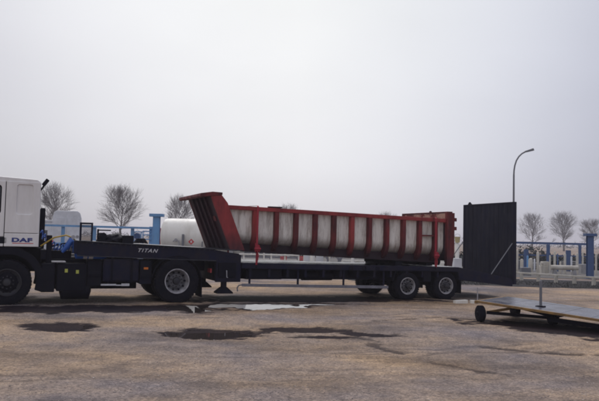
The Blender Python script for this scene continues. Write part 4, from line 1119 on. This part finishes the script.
barrier('tube_rack', 'grey tube rack with several rails behind the white two-rail barrier', (sx(232, 38), 38.0), (sx(300, 38), 38.0), (0.55, 0.8, 1.0, 1.2), 6, 'greysteel', 0.09, 'rack')
rg = thing('hose_hoop', 'white pipe hoop standing beside the front lashing strap', 'hoop', (sx(263.5, 33), 33.0, 0))
obj('hoop', B().tube([(-0.14, 0, 0), (-0.14, 0, 0.85)] + [(-0.14 * math.cos(R(a)), 0, 0.85 + 0.14 * math.sin(R(a))) for a in (30, 60, 90, 120, 150)] + [(0.14, 0, 0.85), (0.14, 0, 0)], 0.035, 8), M['tank'], rg, smooth=True)
cbt = thing('control_cabinet', 'white control cabinet on a plinth seen between load and deck', 'cabinet', (sx(311.5, 35), 35.0, 0))
obj('housing', B().box(-0.30, 0.30, -0.2, 0.2, 0.12, 0.98), M['tank'], cbt, bevel=0.01)
obj('plinth', B().box(-0.33, 0.33, -0.22, 0.22, 0, 0.12), M['greyblock'], cbt)
obj('door', B().box(-0.26, -0.01, -0.215, -0.201, 0.18, 0.92), M['farwhite'], cbt, bevel=0.004)
obj('door', B().box(0.01, 0.26, -0.215, -0.201, 0.18, 0.92), M['farwhite'], cbt, bevel=0.004)
bollard(314.5, 34.2, 1.16, 0.20, 'white post rising behind the control cabinet', 'tank')
bollard(354.8, 33.5, 1.10, 0.15, 'white post seen below the middle bays of the tipper body', 'tank')
bollard(332.0, 34.8, 1.00, 0.10, 'thin cream post left of the crossed trestles', 'cream')
bollard(397.5, 33.5, 1.05, 0.10, 'thin grey-white post just before the trailer wheels', 'farwhite')
def crate(px, Y, w, h, z0, label, mt='crate_red'):
    t_ = thing('crate', label, 'crate', (sx(px, Y), Y, z0), random.uniform(-0.15, 0.15), 'crates in the storage yard')
    n = 3
    for k in range(n):
        hh = h / n
        obj('slat', B().box(-w / 2, w / 2, -w / 2 - 0.02, -w / 2, k * hh + 0.012, (k + 1) * hh - 0.012), M[mt], t_)
        obj('slat', B().box(-w / 2, w / 2, w / 2, w / 2 + 0.02, k * hh + 0.012, (k + 1) * hh - 0.012), M[mt], t_)
        obj('slat', B().box(-w / 2 - 0.02, -w / 2, -w / 2, w / 2, k * hh + 0.012, (k + 1) * hh - 0.012), M[mt], t_)
        obj('slat', B().box(w / 2, w / 2 + 0.02, -w / 2, w / 2, k * hh + 0.012, (k + 1) * hh - 0.012), M[mt], t_)
    obj('base', B().box(-w / 2, w / 2, -w / 2, w / 2, 0.0, 0.03), M[mt], t_)
    return t_
def block(px, Y, w, d, h, label, mt='greyblock', name='concrete_block', cat='block', group='blocks in the storage yard'):
    b = B().prism([(-w / 2, 0), (w / 2, 0), (w / 2 - 0.02, h), (-w / 2 + 0.02, h)], -d / 2, d / 2)
    return tag(obj(name, b, M[mt], None, (sx(px, Y), Y, 0), (0, 0, random.uniform(-0.1, 0.1)), bevel=0.015), label, cat, group)
block(286, 36, 0.6, 0.5, 0.45, 'grey concrete block carrying the smaller red crate')
block(306.5, 36.5, 0.7, 0.5, 0.45, 'grey concrete block carrying the wide red crate')
crate(286, 36, 0.30, 0.22, 0.45, 'smaller red crate on a grey block under the tipper body')
crate(305.5, 36.5, 0.42, 0.24, 0.45, 'wide red crate on a block left of the white cabinet')
block(374, 36.0, 0.75, 0.5, 0.62, 'white concrete block carrying the red crate right of the tall white post', 'tank')
crate(373.5, 36.0, 0.55, 0.26, 0.62, 'large red crate on a white block right of the tall white post')
block(322, 36, 0.42, 0.4, 0.86, 'tall pale block between the white cabinet and the trestles', 'farwhite')
for px, lab in ((331, 'crossed dark trestle nearest the pale block'), (342, 'crossed dark trestle nearest the tall white post')):
    t_ = thing('trestle', lab, 'trestle', (sx(px, 35.5), 35.5, 0), 0, 'dark crossed trestles')
    for s in (-1, 1):
        obj('leg', B().beam((-0.28 * s, 0.03 * s, 0.0), (0.28 * s, 0.03 * s, 1.0), 0.07, 0.09), M['greysteel'], t_)
        obj('rear_leg', B().beam((-0.28 * s, 0.03 * s + 0.6, 0.0), (0.28 * s, 0.03 * s + 0.6, 1.0), 0.07, 0.09), M['greysteel'], t_)
    obj('top_bar', B().beam((-0.2, -0.05, 0.94), (-0.2, 0.68, 0.94), 0.06, 0.06), M['greysteel'], t_)
block(392, 36.5, 0.45, 0.4, 0.9, 'dark grey block beside the thin post before the trailer wheels', 'lampsteel')
block(430, 36.0, 1.6, 0.8, 0.72, 'long pale block seen low beneath the rear of the tipper body', 'tank')
bollard(459, 34.0, 1.6, 0.2, 'white standpipe in the gap between the load and the tail ramp', 'tank')
block(459, 33.0, 0.4, 0.4, 0.85, 'pale block at the foot of the gap between load and tail ramp', 'farwhite')
hd = thing('yellow_bucket', 'yellow bucket hung on top of the white standpipe behind the trailer', 'bucket', (sx(459.0, 34.0), 34.0 - 0.02, 1.6))
obj('pail', B().lathe([(0.11, 0.0), (0.15, 0.30), (0.13, 0.30), (0.10, 0.03)], axis='z', n=16), material('dull_yellow_plastic', (0.5, 0.42, 0.22), 0.5), hd, smooth=True)
obj('handle', B().tube([(0.14 * math.cos(R(a)), 0, 0.30 + 0.14 * math.sin(R(a))) for a in range(0, 181, 20)], 0.008, 6), M['steel'], hd)

# right: low white rail on feet along the verge
A_ = Vector((sx(505, 30.2), 30.2, 0)); B__ = Vector((sx(640, 25.4), 25.4, 0))
kr = thing('kerb_rail', 'long low white pipe rail on short feet along the right verge', 'rail', A_)
d_ = B__ - A_
obj('rail', B().beam((0, 0, 0.36), (d_.x, d_.y, 0.36), 0.08, 0.075), M['cream'], kr, bevel=0.01)
for k in range(8):
    q = (k + 0.15) / 7.3
    obj('foot', B().box(d_.x * q - 0.06, d_.x * q + 0.06, d_.y * q - 0.06, d_.y * q + 0.06, 0, 0.3225), M['cream'], kr)
# blue stacking frame
sf = thing('stacking_frame', 'wide blue steel stacking frame with uprights in the right yard', 'frame', (0, 0, 0))
FY = 42.0
obj('top_beam', B().beam((sx(505, FY), FY, 1.70), (sx(588, FY), FY, 1.70), 0.12, 0.13), M['bluedark'], sf)
obj('middle_beam', B().beam((sx(505, FY), FY, 0.95), (sx(588, FY), FY, 0.95), 0.08, 0.08), M['bluedark'], sf)
for px, w_ in ((507, 0.14), (527, 0.26), (549, 0.18), (569, 0.28), (580.5, 0.14)):
    x = sx(px, FY)
    obj('upright', B().box(x - w_ / 2, x + w_ / 2, FY - 0.2, FY - 0.07, 0, 1.63 if px in (507, 549, 580.5) else 1.3), M['bluedark'], sf)
for px, h, w_, lab in ((519, 1.30, 0.13, 'thin cream post closest to the tail ramp'), (523.5, 0.80, 0.18, 'short stout cream post second from the tail ramp'),
                       (532.3, 0.85, 0.24, 'stout short white post third from the tail ramp'), (539.5, 1.20, 0.15, 'tall cream post just left of the white pump block'),
                       (556.3, 1.25, 0.12, 'tall thin cream post at the left end of the white pipe'), (566.5, 1.15, 0.13, 'cream post in the middle of the white pipe'),
                       (578.8, 1.20, 0.13, 'tall cream post at the right end of the white pipe'), (562.0, 0.7, 0.10, 'short thin cream post above the left half of the pipe')):
    bollard(px, 37.5, h, w_, lab)
for px, Y, h, w_, mt_, lab in ((515.8, 40, 1.15, 0.09, 'cream', 'slim cream rod showing beside the edge of the tail ramp'),
        (529.3, 40, 0.95, 0.12, 'blue', 'short light blue post between the first two cream pairs'),
        (536.2, 41, 0.75, 0.10, 'farwhite', 'small pale post left of the tall cream post'),
        (551.6, 40, 1.0, 0.09, 'cream', 'slim cream rod just right of the white pump block'),
        (559.3, 41, 1.1, 0.08, 'bluedark', 'slim blue rod behind the left end of the cream pipe'),
        (573.0, 41, 0.95, 0.10, 'farwhite', 'pale post behind the right half of the cream pipe'),
        (584.3, 40, 1.25, 0.09, 'cream', 'slim cream rod left of the deep blue column'),
        (597.6, 38, 1.2, 0.10, 'cream', 'slim cream rod right of the deep blue column')):
    bollard(px, Y, h, w_, lab, mt_, group='slim rods in the right storage yard')
block(520.5, 43, 0.7, 0.6, 0.6, 'dark machine housing behind the posts nearest the tail ramp', 'lampsteel')
pb = thing('pump_block', 'chunky white pump block with stepped top in the right yard', 'pump', (sx(545.5, 36), 36.0, 0))
obj('housing', B().box(-0.20, 0.20, -0.2, 0.2, 0, 0.5), M['cream'], pb, bevel=0.02)
obj('head', B().box(-0.14, 0.24, -0.15, 0.15, 0.5, 0.72), M['cream'], pb, bevel=0.02)
obj('spout', B().tube([(-0.10, -0.18, 0.62), (-0.22, -0.2, 0.62), (-0.26, -0.2, 0.5)], 0.04, 8), M['cream'], pb)
pp = thing('pipe_on_trestles', 'thick cream pipe lying level on two low supports in the right yard', 'pipe', (sx(566, 35.5), 35.5, 0))
obj('pipe', B().lathe([(0.10, -0.72), (0.125, -0.70), (0.125, 0.70), (0.10, 0.72)], c=(0, 0, 0.44), axis='x', n=18), M['cream'], pp, smooth=True)
for x in (-0.5, 0.5):
    obj('support', B().prism([(x - 0.12, 0), (x + 0.12, 0), (x + 0.06, 0.33), (x - 0.06, 0.33)], -0.12, 0.12), M['greyblock'], pp)
block(527, 35, 0.5, 0.4, 0.42, 'dark block low between the cream posts near the tail ramp', 'lampsteel')
block(585, 39, 0.5, 0.5, 0.55, 'grey block behind the right end of the thick cream pipe')
twig_mass('hedge', 10, 24, 47, 45, 1.15, 9000, 'dark scrub between the blue stacking frame and the back of the yard', 12)
# a stack of loose yard material between: pallets
for px, n, lab in ((537, 3, 'low grey pallet stack behind the cream posts'), (573, 4, 'grey pallet stack behind the thick cream pipe')):
    t_ = thing('pallet_stack', lab, 'pallets', (sx(px, 44), 44.0, 0), 0.1, 'pallet stacks behind the yard posts')
    for k in range(n):
        z = k * 0.15
        for s in range(5):
            obj('slat', B().box(-0.6, 0.6, -0.5 + s * 0.21, -0.38 + s * 0.21, z + 0.11, z + 0.135), M['greyblock'], t_)
        for s in (-0.55, 0, 0.45):
            obj('bearer', B().box(s, s + 0.1, -0.5, 0.46, z, z + 0.11), M['greyblock'], t_)

# ------------------------------------------------------------------ hedges and bare trees
twig_mass('hedge', 8, 60, 62, 56, 1.5, 14000, 'low dark scrub hedge along the back of the right yard', 2)
twig_mass('hedge', -40, 8, 64, 60, 0.9, 6000, 'low dark scrub hedge behind the trailer', 5)
twig_mass('far_treeline', -260, 330, 330, 330, 5.0, 16000, 'faint distant tree line along the horizon', 9)

def bare_tree(seed, h=9.0, spread=0.38, trunk_h=2.6, lean=0.07, nb_=24):
    rg_ = random.Random(seed)
    trunk = B(); crown = B()
    top = Vector((rg_.uniform(-0.15, 0.15), rg_.uniform(-0.15, 0.15), trunk_h))
    trunk.tube([(0, 0, -0.1), (0.02, 0, trunk_h * 0.5), tuple(top)], [0.24, 0.17, 0.14], 8)
    cen = Vector((0, 0, h * 0.60)); ax = (h * spread, h * spread, h * 0.42)
    def inside(p):
        q = p - cen
        return (q.x / ax[0]) ** 2 + (q.y / ax[1]) ** 2 + (q.z / ax[2]) ** 2
    def grow_(p, d, l, r, lv):
        n = 3; pts = [p]; q = p
        for k in range(n):
            d = (d + Vector((rg_.gauss(0, 0.12), rg_.gauss(0, 0.12), rg_.gauss(0.06, 0.09)))).normalized()
            q = q + d * l / n; pts.append(q)
        crown.tube([tuple(x) for x in pts], [r, r * 0.8, r * 0.62, r * 0.45], 3 if lv > 0 else 5, cap=False)
        if lv >= 4 or inside(q) > 1.05: return
        for k in range((5, 6, 6, 5)[lv]):
            base = pts[3] if k < 2 else pts[1 + (k % 2)]
            ang = rg_.uniform(0.3, 0.8) if k else rg_.uniform(0.05, 0.3)
            perp = d.cross(Vector((rg_.gauss(0, 1), rg_.gauss(0, 1), rg_.gauss(0, 1)))).normalized()
            nd = (d * math.cos(ang) + perp * math.sin(ang)); nd.z += 0.08; nd.normalize()
            grow_(base, nd, l * rg_.uniform(0.60, 0.78), max(0.0105, r * rg_.uniform(0.42, 0.55)), lv + 1)
    # a leader runs up through the crown; boughs leave it all the way
    lead = [Vector((rg_.gauss(0, lean) * k, rg_.gauss(0, lean) * k, trunk_h * 0.75 + (h * 0.97 - trunk_h * 0.75) * k / 6)) for k in range(7)]
    lead[0] = top - Vector((0, 0, trunk_h * 0.25)); 
    crown.tube([tuple(p) for p in lead], [0.13, 0.11, 0.085, 0.06, 0.04, 0.025, 0.012], 6, cap=False)
    for k in range(nb_):
        q = (k + rg_.random()) / nb_; pos = 0.1 + q * 5.4; i0 = int(pos); p = lead[i0].lerp(lead[i0 + 1], pos - i0)
        a = k * 2.4 + rg_.uniform(-0.4, 0.4); up = 0.75 + 0.9 * q
        d = Vector((math.cos(a), math.sin(a), up)).normalized()
        grow_(p, d, h * (0.10 + 0.135 * math.sin(math.pi * (0.16 + 0.74 * q))), 0.055 * (1 - 0.6 * q), 1 if q < 0.75 else 2)
    return trunk, crown
tree_meshes = []
for k_, s_ in enumerate((3, 8, 21, 34, 47, 52, 66, 71)):
    rr_ = random.Random(s_ * 7)
    a, b = bare_tree(s_, spread=rr_.uniform(0.35, 0.42), trunk_h=rr_.uniform(2.0, 3.0), lean=rr_.uniform(0.03, 0.11), nb_=rr_.randint(18, 27))
    ma = a.mesh('trunk'); mb = bpy.data.meshes.new('crown'); mb.from_pydata(b.v, [], b.f)
    ma.materials.append(M['bark']); mb.materials.append(M['bark'])
    tree_meshes.append((ma, mb))
TREES = [(55, 106, 1.02, 0, 'bare winter tree nearest the cab, rising behind its rear corner'),
         (123, 106, 1.02, 1, 'bare round-crowned winter tree standing above the gooseneck left of the blue column'),
         (181, 122, 0.98, 2, 'bare winter tree between the blue column and the slanted headboard'),
         (289, 150, 1.02, 0, 'faint bare treetop showing above the front bays of the tipper body'),
         (388, 172, 0.98, 1, 'faint bare treetop showing above the rear bays of the tipper body'),
         (533.5, 184, 1.08, 2, 'bare tree just right of the street lamp, leftmost of the right-hand trees'),
         (565.5, 184, 1.14, 1, 'bare tree with wide crown in the middle of the right-hand trees'),
         (594, 184, 0.95, 0, 'bare tree partly behind the deep blue column at the right edge')]
for i, (px, Y, s, k, lab) in enumerate(TREES):
    t_ = thing('bare_tree', lab, 'tree', (sx(px, Y), Y, 0), i * 1.3, 'bare winter trees along the horizon')
    t_.scale = (s * (1.32 if px > 450 else 1.02), s * 1.1, s * (1.0 if px > 450 else 0.97))
    obj('trunk', tree_meshes[i][0], None, t_); obj('crown', tree_meshes[i][1], None, t_)

# ------------------------------------------------------------------ loose stones on the yard surface and grass on the verge
def scatter_stones(n):
    ico = bmesh.new(); bmesh.ops.create_icosphere(ico, subdivisions=1, radius=1)
    bv = np.array([v.co[:] for v in ico.verts]); bf = np.array([[v.index for v in f.verts] for f in ico.faces]); ico.free()
    r_ = np.random.default_rng(5)
    yy = 5.2 + (r_.random(n) ** 1.5) * 12.5
    xx = (r_.random(n) - 0.5) * 2 * (yy * 0.5)
    dens = fbm(xx * 0.8 + 3, yy * 0.8, 3)
    keep = dens > 0.43 + 0.25 * r_.random(n) - 0.12; xx, yy = xx[keep], yy[keep]; n = len(xx)
    zz, dm = relief(xx, yy); ok = dm < 0.35; xx, yy, zz = xx[ok], yy[ok], zz[ok]; n = len(xx)
    ss = 0.003 + 0.010 * r_.random(n) ** 4.0
    an = r_.random(n) * 6.28
    V = bv[None] * (1 + 0.35 * (r_.random((n, len(bv), 1)) - 0.5)) * ss[:, None, None] * np.stack([np.ones(n), 0.6 + 0.4 * r_.random(n), 0.25 + 0.2 * r_.random(n)], 1)[:, None, :]
    c, s = np.cos(an)[:, None], np.sin(an)[:, None]
    X = V[..., 0] * c - V[..., 1] * s + xx[:, None]; Y = V[..., 0] * s + V[..., 1] * c + yy[:, None]; Z = V[..., 2] + zz[:, None] + ss[:, None] * 0.2
    P = np.stack([X, Y, Z], -1).reshape(-1, 3)
    F = (bf[None] + (np.arange(n) * len(bv))[:, None, None]).reshape(-1, 3)
    me = bpy.data.meshes.new('gravel'); me.vertices.add(len(P)); me.vertices.foreach_set('co', P.astype(np.float32).ravel())
    me.loops.add(F.size); me.loops.foreach_set('vertex_index', F.ravel().astype(np.int32))
    me.polygons.add(len(F)); me.polygons.foreach_set('loop_start', (np.arange(len(F)) * 3).astype(np.int32)); me.update(calc_edges=True)
    o = obj('gravel', me, M['stone'], kind='stuff'); o['label'] = 'loose gravel scattered over the wet yard'; o['category'] = 'gravel'
scatter_stones(24000)
rg2 = random.Random(3); v = []; f = []
for k in range(9000):
    x = rg2.uniform(3, 26); y = 25.9 - 0.18 * (x - 8) + rg2.uniform(0, 3.4) + 0.5 * math.sin(x * 1.7)
    h = rg2.uniform(0.03, 0.10); w_ = 0.012; a = rg2.uniform(0, 3.14); lx, ly = rg2.gauss(0, 0.05), rg2.gauss(0, 0.05); o = len(v)
    v += [(x - w_ * math.cos(a), y - w_ * math.sin(a), 0.03), (x + w_ * math.cos(a), y + w_ * math.sin(a), 0.03), (x + lx, y + ly, 0.03 + h)]; f.append((o, o + 1, o + 2))
me = bpy.data.meshes.new('verge_grass'); me.from_pydata(v, [], f)
o = obj('verge_grass', me, M['grass'], kind='stuff'); o['label'] = 'sparse dull grass on the dark verge'; o['category'] = 'grass'

# ------------------------------------------------------------------ moist air
hz = B().box(-2700, 2700, -2700, 2700, -1.2, 12.5)
ho = obj('haze', hz, None, kind='stuff')
hm = bpy.data.materials.new('damp_air'); hm.use_nodes = True; nt = hm.node_tree; nt.nodes.clear()
ou = nt.nodes.new('ShaderNodeOutputMaterial'); pv = nt.nodes.new('ShaderNodeVolumePrincipled')
pv.inputs['Color'].default_value = (0.84, 0.84, 0.93, 1); pv.inputs['Density'].default_value = 0.0009
pv.inputs['Anisotropy'].default_value = 0.2
nt.links.new(pv.outputs[0], ou.inputs['Volume'])
ho.data.materials.append(hm)
ho['label'] = 'thin grey moist air over the yard'
